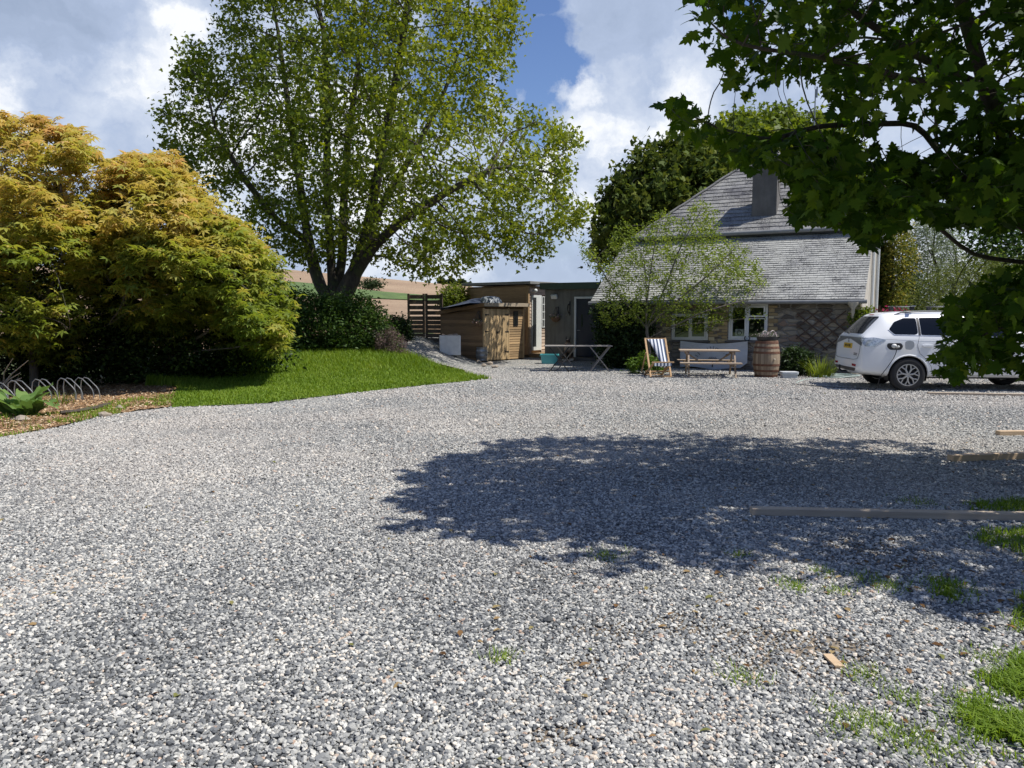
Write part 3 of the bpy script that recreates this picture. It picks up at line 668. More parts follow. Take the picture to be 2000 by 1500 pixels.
# ------------------------------------------------------------------ shrubs: short-stemmed plants that carry leaf down to the ground
def bush(name,label,cat,poly,Y,T,n,leafm,tmpl,size,per,rng,base=None,zmin=.05,sigma=.12,up=.45,droop=.3,step=.2,rt=.05,group=None,tintf=None,kill=.3,limit=None,parts=('stems','foliage'),bark=None,round_=70,trop=(0,0,.06),maxh=2,tilt=0,flat=1.0):
    a=crown_pts(poly,Y,T,n,rng,zmin=zmin,round_=round_,tilt=tilt)
    cx=np.mean([p[0] for p in poly]) if base is None else base[0]
    g=P(cx,650,Y); b=Vector((g.x,Y,Hf(g.x,Y))) if base is None or len(base)<3 else Vector((g.x,Y,base[2]))
    top=P(cx,np.mean([p[1] for p in poly]),Y)
    st=[[b,b+Vector((0,0,.15)),b.lerp(top,.5)]]
    for k in range(4):
        q=a[rng.integers(len(a))]; st.append([b+Vector((0,0,.1)),Vector(tuple((np.array(b)+q)/2+[0,0,.1]))])
    return grow_tree(name,label,cat,st,a,step,3.5,kill,rt,.004,bark or bark_dark,leafm,tmpl,size,per,sigma,rng,maxh=maxh,trop=trop,up=up,droop=droop,group=group,tintf=tintf,limit=limit,parts=parts,rmin=0,flat=flat,fill=a,fill_n=int(limit or 5000))
leaf_dark=leafmat('ivy_leaf',[(.1,(.012,.026,.008)),(.6,(.030,.058,.014)),(.95,(.065,.10,.025))],trans=.22,rough=.3,spec=.6)
leaf_mid=leafmat('shrub_leaf',[(.1,(.025,.055,.012)),(.6,(.055,.105,.02)),(.95,(.11,.17,.035))],trans=.3,rough=.4,spec=.45)
leaf_mid2=leafmat('undergrowth_leaf',[(.1,(.015,.03,.008)),(.7,(.04,.075,.015)),(.93,(.12,.18,.04)),(1,(.25,.28,.12))],trans=.25,nmix=.1)
leaf_olive=leafmat('olive_leaf',[(.1,(.06,.085,.02)),(.6,(.12,.15,.035)),(.95,(.20,.225,.055))],trans=.35,rough=.5)
leaf_light=leafmat('spring_leaf',[(.1,(.075,.115,.02)),(.6,(.15,.20,.03)),(.95,(.25,.28,.05))],trans=.4,rough=.45)
leaf_silver=leafmat('willow_leaf',[(.1,(.10,.14,.07)),(.6,(.19,.24,.13)),(.95,(.30,.35,.22))],trans=.35,rough=.5)
leaf_gold=leafmat('golden_leaf',[(.05,(.07,.10,.02)),(.5,(.15,.17,.035)),(.92,(.42,.34,.08))],trans=.4,rough=.5)
r3=np.random.default_rng(9)
hl=[(-600,300),(-200,330),(0,380),(60,400),(180,420),(330,430),(430,470),(520,520),(560,600),(575,700),(540,715),(300,745),(100,752),(-200,790),(-600,900)]
for i,(poly,Y,lab) in enumerate([([(-620,300),(-200,330),(0,350),(40,420),(60,560),(60,700),(20,752),(-200,770),(-620,820)],18.4,'dark ivy clad hedge bush behind the bike rack, beside the bare pale stems'),
    ([(-20,370),(60,330),(180,380),(250,420),(260,560),(250,735),(120,745),(-10,748)],17.9,'dark evergreen bush filling the gap between the two Japanese maples'),
    ([(200,420),(330,440),(430,480),(510,530),(560,600),(570,695),(420,712),(220,742)],18.3,'dark glossy bush behind the domed Japanese maple')]):
    bush('hedge_bush',lab,'bush',poly,Y,1.3,900,leaf_dark,lf_simple(.6),.10,16,r3,step=.25,group='dark bushes behind the Japanese maples',sigma=.17,limit=17000,round_=50,kill=.35)
bush('evergreen_shrub','dark green shrub mass at the foot of the sycamore','shrub',[(525,600),(545,560),(600,575),(650,585),(700,578),(738,600),(760,640),(775,690),(700,712),(540,716)],21.4,1.1,1000,leaf_mid,lf_simple(.45),.085,17,r3,step=.2,sigma=.13,limit=30000,round_=50)
bush('evergreen_shrub','low dark shrub between the sycamore and the slatted fence','shrub',[(745,640),(770,622),(795,630),(800,665),(770,672),(750,668)],24.5,.6,200,leaf_dark,lf_simple(.5),.08,22,r3,step=.15,sigma=.10,limit=5000,round_=30)
leaf_twig=leafmat('seedhead',[(.1,(.10,.07,.06)),(.6,(.20,.14,.12)),(.95,(.30,.22,.2))],trans=.2,rough=.8)
bush('weed_clump','brown stemmed weeds with seed heads at the lawn end of the ramp','weed',[(735,650),(770,640),(792,670),(795,700),(765,706),(738,700)],20.6,.35,160,leaf_twig,lf_blade(.25),.055,26,r3,step=.08,sigma=.06,kill=.1,limit=4000,rt=.012,round_=20)
bush('shrub','bright small shrub peeping over the slatted fence','shrub',[(858,580),(875,562),(895,560),(915,572),(918,600),(880,606),(862,600)],30,.8,200,leaf_light,lf_simple(.5),.09,18,r3,step=.18,sigma=.12,base=(890,0,1.0),limit=4000,round_=30,zmin=1.2)
# trees behind the cottage
pT1=[(1170,500),(1163,455),(1180,430),(1176,395),(1196,378),(1192,352),(1222,345),(1226,318),(1250,312),(1258,288),(1290,292),(1312,268),(1345,276),(1368,258),(1410,268),(1440,300),(1500,330),(1480,420),(1400,470),(1280,500),(1215,505)]
a=crown_pts(pT1,34,3.6,1500,r3,round_=90)
grow_tree('dense_tree','dark dense broadleaf tree rising behind the lower slope of the cottage roof','tree',[ptsY([(1330,640,34),(1325,560,34),(1310,450,34),(1300,360,34)]),ptsY([(1325,560,34),(1240,460,33.5)]),ptsY([(1310,450,34),(1400,370,33.6)])],a,.36,4.5,.5,.35,.012,bark_dark,leafmat('oak_leaf',[(.1,(.035,.06,.014)),(.6,(.10,.135,.026)),(.95,(.22,.24,.055))],trans=.25,rough=.6,spec=.15),lf_syc(),.22,13,.30,r3,maxh=3,limit=34000,cull=(1.6,-.25,8),fill=a,fill_n=30000,up=.4,droop=.4)
pT2=[(1360,300),(1385,262),(1408,258),(1422,232),(1455,230),(1480,215),(1515,224),(1545,218),(1572,236),(1600,228),(1618,250),(1645,262),(1665,300),(1680,350),(1700,420),(1600,450),(1480,420),(1380,370)]
a=crown_pts(pT2,38,4,1500,r3,round_=100)
grow_tree('spring_tree','yellow green tree standing behind the chimney and roof peak','tree',[ptsY([(1540,640,38),(1535,520,38),(1530,400,38),(1520,300,38)]),ptsY([(1535,500,38),(1620,380,37)]),ptsY([(1530,420,38),(1440,320,37.5)])],a,.40,4.5,.55,.32,.012,bark_dark,leaf_light,lf_syc(),.22,13,.34,r3,maxh=3,limit=30000,cull=(1.6,-.25,9),fill=a,fill_n=26000,up=.4,droop=.4)
# right of the cottage
leaf_ivy=leafmat('bright_ivy_leaf',[(.1,(.04,.08,.012)),(.6,(.09,.16,.02)),(.95,(.15,.25,.04))],trans=.3,rough=.4)
bush('climbing_ivy','bright green ivy climbing beside the far corner of the cottage','climber',[(1712,500),(1722,478),(1738,480),(1740,560),(1738,640),(1715,640)],27.6,.35,260,leaf_ivy,lf_simple(.8),.09,18,r3,step=.15,sigma=.08,limit=6000,round_=15,kill=.2)
bush('golden_shrub','tall golden leaved shrub between the cottage and the car roof','shrub',[(1730,470),(1728,395),(1745,385),(1755,430),(1778,445),(1786,500),(1778,560),(1772,620),(1735,640),(1728,560)],27,.9,420,leaf_gold,lf_simple(.5),.10,17,r3,step=.2,sigma=.12,limit=6500,round_=30)
bush('willow_tree','grey green feathery willow above the parked car','tree',[(1770,600),(1775,480),(1790,430),(1825,408),(1860,430),(1885,470),(1895,540),(1900,600),(1850,640)],33,1.8,700,leaf_silver,lf_blade(.22),.15,20,r3,step=.26,sigma=.24,limit=15000,round_=90,rt=.14,trop=(0,0,.1),parts=('trunk','crown'))
bush('privet_bush','rounded olive green bush just above the car bonnet','bush',[(1775,600),(1790,555),(1830,525),(1890,510),(1950,505),(2010,515),(2080,540),(2090,650),(1800,650)],25,1.6,900,leaf_olive,lf_blade(.35),.085,20,r3,step=.22,sigma=.16,limit=20000,round_=60)
bush('hedge_bush','dark hedge bush in the gap between golden shrub and olive bush','bush',[(1735,640),(1750,560),(1790,545),(1800,600),(1830,650),(1760,655)],28.5,.9,300,leaf_dark,lf_simple(.5),.11,18,r3,step=.22,sigma=.14,limit=6000,round_=40)
for (poly,Y,lab) in [([(1890,470),(1930,440),(1990,420),(2080,400),(2180,420),(2200,640),(1950,640),(1900,560)],31,'mid green tree seen through the hanging leaves beyond the car bonnet'),([(2180,380),(2300,330),(2450,360),(2500,640),(2200,640)],29,'mid green tree beyond the yard just outside the hanging maple')]:
    bush('hedgerow_tree',lab,'tree',poly,Y,2.4,700,leaf_mid,lf_simple(.6),.17,16,r3,step=.35,sigma=.26,limit=14000,round_=90,rt=.16,parts=('trunk','crown'),kill=.5)
# ------------------------------------------------------------------ small fruit tree and ivy bush in front of the cottage
r4=np.random.default_rng(14)
pF=[(1128,488),(1140,470),(1175,505),(1190,470),(1215,430),(1250,450),(1290,410),(1330,430),(1370,385),(1405,420),(1400,455),(1440,470),(1478,505),(1482,540),(1500,560),(1470,590),(1498,612),(1440,618),(1400,640),(1370,655),(1310,632),(1240,632),(1190,640),(1165,610),(1180,560),(1140,500)]
YF=21.6
a=crown_pts(pF,YF,1.0,1700,r4,round_=60,zmin=1.0); a=a[~((a[:,1]>21.9)&(a[:,2]<2.6))]
stF=[ptsY([(1268,735,YF),(1268,680,YF),(1262,640,YF)]),ptsY([(1262,640,YF),(1240,610,YF-.1),(1200,570,YF-.2),(1165,510,YF-.2),(1140,482,YF-.2)]),ptsY([(1262,650,YF),(1262,560,YF-.2),(1258,500,YF-.4)]),
 ptsY([(1262,640,YF),(1300,560,YF-.3),(1330,480,YF-.5),(1375,400,YF-.5)]),ptsY([(1262,640,YF),(1320,590,YF-.4),(1380,540,YF-.6),(1440,480,YF-.6)]),ptsY([(1266,660,YF),(1310,640,YF-.5),(1370,610,YF-.8),(1440,590,YF-1),(1490,580,YF-1)]),ptsY([(1266,665,YF),(1330,635,YF-.7),(1420,625,YF-1.1),(1490,620,YF-1.2)]),ptsY([(1262,600,YF),(1275,500,YF-.2),(1290,420,YF-.3)])]
bark_apple=barkmat('apple_bark',(.09,.075,.06),(.20,.175,.15))
leaf_apple=leafmat('apple_leaf',[(.1,(.10,.15,.025)),(.6,(.22,.29,.045)),(.95,(.36,.40,.09))],trans=.35,rough=.45)
grow_tree('apple_tree','slender young apple tree with thin upright twigs before the slate roof','tree',stF,a,.12,2.0,.13,.050,.0035,bark_apple,leaf_apple,lf_simple(.55),.062,7,.06,r4,maxh=3,trop=(.03,0,.14),limit=24000,fill=a,fill_n=9000,up=.4,droop=.1,flare=1.2)
bush('ivy_bush','dark glossy ivy bush under the apple tree between deck chair and trestle table','bush',[(1163,600),(1200,592),(1245,598),(1272,640),(1268,690),(1262,724),(1200,728),(1178,700),(1168,650)],22.3,.75,600,leaf_dark,lf_simple(.6),.085,17,r4,step=.17,sigma=.10,limit=13000,round_=35,kill=.22)
bush('fern_plant','bright green fern low down behind the deck chair','plant',[(1228,725),(1232,700),(1255,692),(1275,700),(1290,705),(1300,728)],20.2,.3,130,leaf_ivy,lf_blade(.3),.09,12,r4,step=.08,sigma=.05,limit=1600,round_=15,rt=.012,kill=.1)
bush('laurel_plant','low dark leaved plant between barrel planter and strappy plant','plant',[(1528,735),(1530,690),(1550,680),(1580,688),(1592,735)],19.7,.4,260,leaf_dark,lf_simple(.45),.08,14,r4,step=.1,sigma=.06,limit=3500,round_=18,rt=.015,kill=.12)
# strappy plant
def tuft(name,label,cat,c,n,L,mat,rng,w=.018,spread=.35,lean=.5,part='leaf_blades',group=None):
    e=empty(name,c,0,label,cat,group); V=[];Q=[]
    for i in range(n):
        a=rng.random()*6.283; r=spread*math.sqrt(rng.random())*.5; l=L*(.6+.6*rng.random()); le=lean*(.3+rng.random())
        b=np.array([r*math.cos(a),r*math.sin(a),0]); d=np.array([math.cos(a),math.sin(a),0]); sd=np.array([-d[1],d[0],0])*w
        k=len(V)
        for j in range(5):
            t=j/4; p=b+d*le*l*t*t+np.array([0,0,l*(t-.45*le*t*t)]); V+= [p-sd*(1-t*.95),p+sd*(1-t*.95)]
        for j in range(4): Q.append((k+2*j,k+2*j+1,k+2*j+3,k+2*j+2))
    np_obj(part,np.array(V),np.array(Q),mat,e,tint=rng.random(len(Q))); return e
g=G(1607,738); tuft('strappy_plant','pale green strappy leaved plant at the wall behind the car bumper','plant',(g.x,19.2,0),170,.62,leaf_light,r4,.014,.7,.7)
# ------------------------------------------------------------------ overhanging maple, its trunk just right of the picture
r5=np.random.default_rng(33)
Q1=[(1500,-420),(1395,-180),(1335,-20),(1338,40),(1345,78),(1398,128),(1450,196),(1478,166),(1540,150),(1602,180),(1645,258),(1700,250),(1745,228),(1900,300),(2350,300),(2500,-300),(2300,-700),(1900,-800)]
Q2=[(1288,200),(1322,186),(1372,212),(1410,250),(1470,270),(1560,248),(1650,262),(1740,290),(1800,300),(2350,260),(2350,450),(1990,425),(1950,452),(1890,440),(1850,445),(1790,418),(1735,455),(1700,495),(1678,468),(1640,432),(1560,442),(1528,400),(1545,360),(1500,330),(1455,330),(1400,285),(1320,262)]
Q3=[(1905,545),(1960,520),(2020,505),(2350,470),(2400,800),(2100,745),(1990,720),(1930,715),(1868,742),(1822,722),(1812,690),(1850,655),(1838,615),(1870,575)]
shp=gpoly([(756,960),(762,935),(830,900),(940,880),(1040,842),(1250,838),(1450,852),(1650,858),(1850,866),(2050,884),(2700,900),(2900,1300),(2150,1270),(1900,1206),(1780,1168),(1650,1128),(1400,1125),(1200,1113),(1080,1104),(1120,1062),(980,1064),(800,1052),(770,1000)])
cot=1/math.tan(SUN_EL)
def shadow_ok(c):
    s=c[:,:2]-c[:,2:3]*cot*np.array([[math.cos(SUN_AZ),math.sin(SUN_AZ)]]); n1=blobs(s[:,0],s[:,1],61,5.5)-.5; n2=blobs(s[:,0],s[:,1],62,6.5)-.5; return in_poly(s+np.stack([n1,n2],-1)*.75,shp)
def cr(poly,Yc,T,n,round_=80):
    out=[];k=0
    while k<n:
        p=crown_pts(poly,Yc,T,n,r5,round_=round_); p=p[shadow_ok(p)&(p[:,2]<6.9)&(p[:,2]>.85)]; out.append(p); k+=len(p)
    return np.vstack(out)[:n]
bx=np.array([1.5,3.9,3.2])+np.array([5.0,5.5,3.6])*r5.random((60000,3)); bu=bx[:,0]/bx[:,1]*F+1000; bv=612-F*(bx[:,2]-CAMH)/bx[:,1]
bx=bx[((bv<-60)|(bu>2040))&shadow_ok(bx)]; bx=bx[(np.linalg.norm((bx-[4.9,6.9,4.0])/[3.4,3.6,3.0],axis=1)<1)]
aM=np.vstack([cr(Q1,6.9,2.2,1250),cr(Q2,6.8,1.7,1000),cr(Q3,7.0,1.3,550,60),bx[:950]])
qs_=np.array([tuple(G(px,py)[:2]) for px,py in zip(r5.uniform(1560,2150,900),r5.uniform(1060,1230,900))]); zq=r5.uniform(3.7,5.0,900); qx=np.stack([qs_[:,0]+zq*cot*math.cos(SUN_AZ),qs_[:,1]+zq*cot*math.sin(SUN_AZ),zq],-1); aM=np.vstack([aM,qx[shadow_ok(qx)][:330]])
b0=Vector((5.35,7.0,0))
def PM(px,py,Y): return P(px,py,Y)
stM=[[b0,b0+Vector((-.05,0,1.0)),b0+Vector((-.25,0,2.0)),PM(1985,330,7.0),PM(1925,170,7.0),PM(1880,20,6.9),PM(1830,-200,6.8)],
 [b0+Vector((-.25,0,2.0)),PM(1940,400,6.8),PM(1860,330,6.8),PM(1790,240,6.8),PM(1700,242,6.7),PM(1600,245,6.7),PM(1500,275,6.6),PM(1400,250,6.6),PM(1310,205,6.5)],
 [PM(1925,170,7.0),PM(1790,110,6.6),PM(1660,20,6.3),PM(1560,-60,6.2)],
 [b0+Vector((-.25,0,2.0)),PM(1900,500,7.2),PM(1780,400,7.3),PM(1640,390,7.2)],
 [PM(1925,170,7.0),PM(1800,160,6.4),PM(1600,110,6.0),PM(1450,90,5.9),PM(1380,50,5.9)],
 [b0+Vector((-.05,0,1.0)),PM(2060,620,6.6),PM(1950,640,6.5),PM(1870,680,6.4)],
 [b0+Vector((-.05,0,1.0)),b0+Vector((.1,.7,2.4)),b0+Vector((-.6,1.8,3.4))],[b0+Vector((-.05,0,1.0)),b0+Vector((.3,-.7,2.4)),b0+Vector((-.3,-1.6,3.5)),Vector((4.7,4.6,4.2)),Vector((4.3,4.0,4.4))]]
leaf_mp=leafmat('maple_leaf',[(.1,(.022,.052,.007)),(.5,(.052,.105,.011)),(.8,(.11,.175,.02)),(.97,(.24,.25,.04))],trans=.45,rough=.55,spec=.25)
def vis_ok(c):
    px=1000+F*c[:,0]/np.maximum(.1,(c[:,1]*math.cos(PIT)-(c[:,2]-CAMH)*math.sin(PIT))); dz=c[:,2]-CAMH
    v=(dz*math.cos(PIT)+c[:,1]*math.sin(PIT))/(c[:,1]*math.cos(PIT)-dz*math.sin(PIT)); py=750-F*v
    q=np.stack([px,py],-1); inside=in_poly(q,Q1)|in_poly(q,Q2)|in_poly(q,Q3)|(px>2000)|(py<-20)
    return inside&shadow_ok(c)
grow_tree('maple_tree','dark leaved maple overhanging the yard and hiding the car bonnet','tree',stM,aM,.14,2.4,.19,.105,.003,bark_dark,leaf_mp,lf_maple(.25),.088,10,.12,r5,maxh=2,trop=(-.02,0,-.02),up=.40,droop=.85,limit=32000,fill=aM,fill_n=6500,post=vis_ok,jit=.35)
# unseen trees added behind the viewer: dark reflections and less sky fill
n=26000; u=r5.random(n); bx_=-34+68*u; hh_=5.2+1.6*np.sin(bx_*.6)+1.0*np.sin(bx_*1.7+1); bz_=hh_*r5.random(n)**.8; by_=-13.5-2.6*r5.random(n)
tag(leaves(np.stack([bx_,by_,bz_],-1),.42,lf_simple(.7),'added_tree_line',leaf_mid,None,r5,up=.3),'unseen belt of trees added behind the viewer for reflections and less sky fill','trees',kind='stuff')
# ------------------------------------------------------------------ grass
def blades(name,label,poly,n,hgt,mat,rng,w=.006,lean=.5,z0=0,dens=None,jit=.035):
    a=np.array(poly); lo,hi=a.min(0),a.max(0); p=lo+(hi-lo)*rng.random((n*2,2)); p=p[in_poly(p,poly)]; p=p+rng.normal(size=p.shape)*jit
    if dens is not None: p=p[dens(p)]
    p=p[:n]; n=len(p); z=H(p[:,0],p[:,1])+z0
    c=np.stack([p[:,0],p[:,1],z],-1); h=hgt*(.5+rng.random(n)) if not callable(hgt) else hgt(p)*(.5+rng.random(n))
    th=rng.random(n)*6.283; d=np.stack([np.cos(th),np.sin(th),np.zeros(n)],-1); sd=np.stack([-d[:,1],d[:,0],d[:,2]],-1)*w
    le=(lean*rng.random(n)*h)[:,None]; up=np.array([0,0,1.])
    m=c+d*le*.35+up*(h*.6)[:,None]; t=c+d*le*1.2+up*(h*(1-.25*lean))[:,None]
    V=np.stack([c-sd,c+sd,m+sd*.7,m-sd*.7,t],1).reshape(-1,3); o=(np.arange(n)*5)[:,None]
    ti=np.clip(rng.random(n)*.75+(blobs(p[:,0],p[:,1],3,1.6)-.5)*.5+.1,0,1)
    ob=np_obj(name,V,[np.array([[0,1,2,3]])+o,np.array([[3,2,4]])+o],mat,tint=[ti,ti]); return tag(ob,label,'grass',kind='stuff')
grass_m=leafmat('grass_blade',[(.05,(.095,.165,.018)),(.5,(.18,.28,.032)),(.82,(.28,.36,.06)),(1,(.46,.42,.18))],trans=.35,rough=.5,spec=.3,nmix=.3,nscale=1.2)
bush('undergrowth','dark ivy undergrowth with a few pale leaves beneath the two Japanese maples','undergrowth',[(30,690),(120,640),(230,620),(340,640),(440,660),(545,690),(540,712),(420,728),(345,745),(180,752),(60,756)],17.2,.7,800,leaf_mid2,lf_simple(.7),.075,12,r4,step=.2,sigma=.10,limit=15000,round_=35)
r6=np.random.default_rng(2)
def lawn_h(p):
    y=p[:,1]; x=p[:,0]; back=sst((y-17.5)/3.5); left=sst((-6.4-x)/1.5); return .045+.17*np.maximum(back,left*.9)+.03*blobs(x,y,12,2.5)
blades('grass','bright green lawn grass, longer along its back edge',lawn,120000,lawn_h,grass_m,r6,.0085,.6)
bedg=gpoly([(-420,975),(-200,898),(0,856),(60,846),(130,832),(200,814),(280,803),(345,797),(350,775),(250,785),(150,800),(0,815),(-200,850)])
blades('verge_grass','thin straggling grass along the yard edge of the bark bed',bedg,9000,.07,grass_m,r6,.006,.8,dens=lambda p:blobs(p[:,0],p[:,1],44,2.6)>.52)
for k,poly in enumerate(near_grass):
    nn=[6500,6500,3500,2600,300,2500][k]
    lab=['sunlit bright grass tuft on the gravel margin just beyond the biggest grass patch','biggest sunlit grass patch on the near gravel margin','shaded grass patch just nearer than the long timber','shaded strip of grass just beyond the long timber','small weedy grass clump at the tip of the tree shadow','broken grass on the gravel margin beyond the sunlit tuft, partly in tree shadow'][k]
    blades('grass_patch',lab,poly,nn,.052,grass_m,r6,.0036,1.1,z0=.004,dens=lambda p:(blobs(p[:,0],p[:,1],50+k,7)+.25*np.clip(edge_dist(p,poly)/.12,0,1)-.12*r6.random(len(p)))>.40)
ss=[(1665,1418,.10),(1700,1432,.09),(1790,1450,.11),(1830,1462,.12),(1450,1330,.07),(1185,1090,.09),(1445,1088,.05),(1535,1142,.06),(1605,1122,.06),(1700,1135,.08),(1735,1150,.07),(1790,985,.10),(1700,1325,.07),(980,1290,.06),(1850,1150,.12),(1880,1370,.06),(1760,1370,.06),(1560,1155,.05),(1640,1160,.05),(1935,1290,.07)]
def tufts():
    P0=[]
    for px,py,s in ss:
        g=G(px,py); m=int(130*s/.1); q=RNG.normal(size=(m,2))*[s*.8,s*.8]+[g.x,g.y]; P0.append(q)
    p=np.vstack(P0); lo=p
    n=len(p); h=.035*(.5+RNG.random(n)); th=RNG.random(n)*6.283; d=np.stack([np.cos(th),np.sin(th),np.zeros(n)],-1); sd=np.stack([-d[:,1],d[:,0],d[:,2]],-1)*.003
    c=np.stack([p[:,0],p[:,1],np.full(n,.008)],-1); up=np.array([0,0,1.]); t=c+d*(h*.9)[:,None]+up*h[:,None]
    V=np.stack([c-sd,c+sd,t],1).reshape(-1,3); o=(np.arange(n)*3)[:,None]; ti=RNG.random(n)
    tag(np_obj('weed_tufts',V,[np.array([[0,1,2]])+o],grass_m,tint=[ti]),'scattered small tufts of grass and weed growing up through the gravel','weeds',kind='stuff')
tufts()
# ------------------------------------------------------------------ cottage (local x along the front wall, y away from the yard)
def mat_rubble():
    t=NT('rubble_stone'); g=t.coord('Object',(1,1,1)); mp=t.n('Mapping'); t.l(g,mp.inputs[0]); mp.inputs['Scale'].default_value=(3.2,3.2,8.5)
    wv=t.n('TexNoise'); t.l(g,wv.inputs['Vector']); wv.inputs['Scale'].default_value=3; av=t.n('VectorMath'); av.operation='ADD'; sc=t.n('VectorMath'); sc.operation='SCALE'; sc.inputs['Scale'].default_value=.9
    t.l(wv.outputs['Color'],sc.inputs[0]); t.l(mp.outputs[0],av.inputs[0]); t.l(sc.outputs[0],av.inputs[1]); v=av.outputs[0]
    n=t.n('TexVoronoi'); t.l(v,n.inputs['Vector']); n.inputs['Scale'].default_value=1; f=t.sep(n.outputs['Color'])[0]
    c=t.ramp(f,[(0,(.10,.085,.07)),(.25,(.19,.165,.13)),(.5,(.28,.25,.20)),(.75,(.36,.31,.23)),(.9,(.24,.16,.11)),(1,(.44,.40,.32))])
    c=t.mix(.55,c,t.ramp(t.noise(g,14,5,.7),[(.3,.62),(.7,1.15)]),'MULTIPLY')
    e=t.vor(v,1,'DISTANCE_TO_EDGE'); m=t.ramp(e,[(.03,1),(.09,0)]); c=t.mix(m,c,(.22,.205,.18))
    h=t.math('ADD',t.ramp(e,[(0,0),(.16,1)]),t.math('MULTIPLY',t.noise(g,22,4),.35)); t.bump(h,.85,.035); return t.fin(c,.9)
def mat_slate(name,a,b,lich,amt):
    t=NT(name); g=t.coord('Object'); ti=t.attr(); c=t.ramp(ti,[(0,a),(1,b)])
    c=t.mix(.6,c,t.ramp(t.noise(g,9,5,.7),[(.3,.7),(.7,1.25)]),'MULTIPLY')
    l=t.math('ADD',t.noise(g,26,4,.8),t.math('MULTIPLY',t.noise(g,1.1,3),.45)); m=t.ramp(l,[(.72-amt,0),(.84-amt,.85)]); c=t.mix(m,c,lich)
    o=t.ramp(t.noise(g,5,5,.75),[(.66,0),(.74,.5)]); c=t.mix(o,c,(.30,.26,.13))
    t.bump(t.noise(g,40,4),.3,.006); return t.fin(c,.62,0,.4)
def mat_render(name,a,b,stain=(.1,.09,.08),st=.5):
    t=NT(name); g=t.coord('Object'); c=t.ramp(t.noise(g,1.5,6,.65),[(.3,a),(.7,b)]); v=t.coord('Object',(7,7,.7)); c=t.mix(t.math('MULTIPLY',t.ramp(t.noise(v,1.2,4),[(.45,0),(.7,1)]),st),c,stain)
    t.bump(t.noise(g,55,4,.7),.5,.008); return t.fin(c,.9)
def mat_glass(name='window_glass',tint=.7,refl=.22,rough=.02):
    t=NT(name); tr=t.n('BsdfTransparent'); tr.inputs[0].default_value=(tint,tint*1.03,tint*1.02,1); gl=t.n('BsdfGlossy'); gl.inputs['Roughness'].default_value=rough; gl.inputs['Color'].default_value=(.9,.95,.95,1)
    lw=t.n('LayerWeight'); lw.inputs[0].default_value=.35; f=t.math('ADD',t.math('MULTIPLY',lw.outputs['Facing'],.5),refl); mx=t.n('MixShader'); t.l(f,mx.inputs[0]); t.l(tr.outputs[0],mx.inputs[1]); t.l(gl.outputs[0],mx.inputs[2]); t.l(mx.outputs[0],t.out.inputs[0]); return t.mat
M_stone=mat_rubble(); M_slate=mat_slate('old_slate',(.045,.047,.052),(.225,.225,.225),(.42,.42,.39),.085); M_slate2=mat_slate('roof_slate',(.042,.042,.052),(.185,.183,.19),(.32,.315,.29),.04)
M_white=plain('white_frame_paint',(.62,.64,.62),.4,var=.08); M_dkmetal=plain('dark_gutter',(.045,.048,.05),.5); M_gutter=plain('grey_gutter',(.20,.205,.205),.45)
M_render=mat_render('weathered_render',(.42,.39,.33),(.58,.54,.47),(.20,.14,.10),.6); M_cement=mat_render('dark_cement',(.085,.08,.075),(.16,.15,.14)); M_outr=mat_render('grey_roughcast',(.14,.138,.12),(.22,.215,.19),(.06,.06,.05),.4)
M_glass=mat_glass('window_glass',.85,.10); M_terra=plain('terracotta',(.42,.21,.12),.8,var=.25); M_black=plain('black_plastic',(.02,.02,.022),.45); M_dark=plain('dark_inside',(.03,.03,.03),.9)
LX,LY=2.58,23.5
house=empty('cottage',(LX,LY,0),R(-28),'stone cottage with grey slate roofs, stout chimney and long low lean-to facing the yard','cottage')
def wins(mb,x0,x1,z0,z1,y0,y1,holes):
    """wall slab with rectangular openings, cut into butting blocks"""
    xs=sorted({x0,x1}|{h[0] for h in holes}|{h[1] for h in holes})
    for a,b in zip(xs[:-1],xs[1:]):
        cur=z0
        for h in sorted([h for h in holes if h[0]<=a and h[1]>=b],key=lambda h:h[2]):
            if h[2]>cur: mb.box(((a+b)/2,(y0+y1)/2,(cur+h[2])/2),(b-a,y1-y0,h[2]-cur))
            cur=h[3]
        if z1>cur: mb.box(((a+b)/2,(y0+y1)/2,(cur+z1)/2),(b-a,y1-y0,z1-cur))
W1=(2.34,3.40,.834,1.585); W2=(3.97,5.02,.855,1.86)
m=MB(); wins(m,0,7.35,-.1,1.93,0,.35,[W1,W2]); m.build('lean_to_wall',M_stone,house)
m=MB(); m.prism([(.352,-.1),(2.9,-.1),(2.9,3.80),(.352,2.02)],7.15,7.352,'x'); m.prism([(.352,-.1),(2.9,-.1),(2.9,3.80),(.352,2.02)],0.0,.2,'x')
m.box((7.18,6.35,2.0),(.34,6.9,4.1)); m.box((.45,6.35,2.0),(.34,6.9,4.1)); m.box((3.81,3.05,2.0),(6.36,.3,4.098)); m.box((3.81,9.65,2.0),(6.36,.3,4.098)); m.build('main_wall',M_render,house)
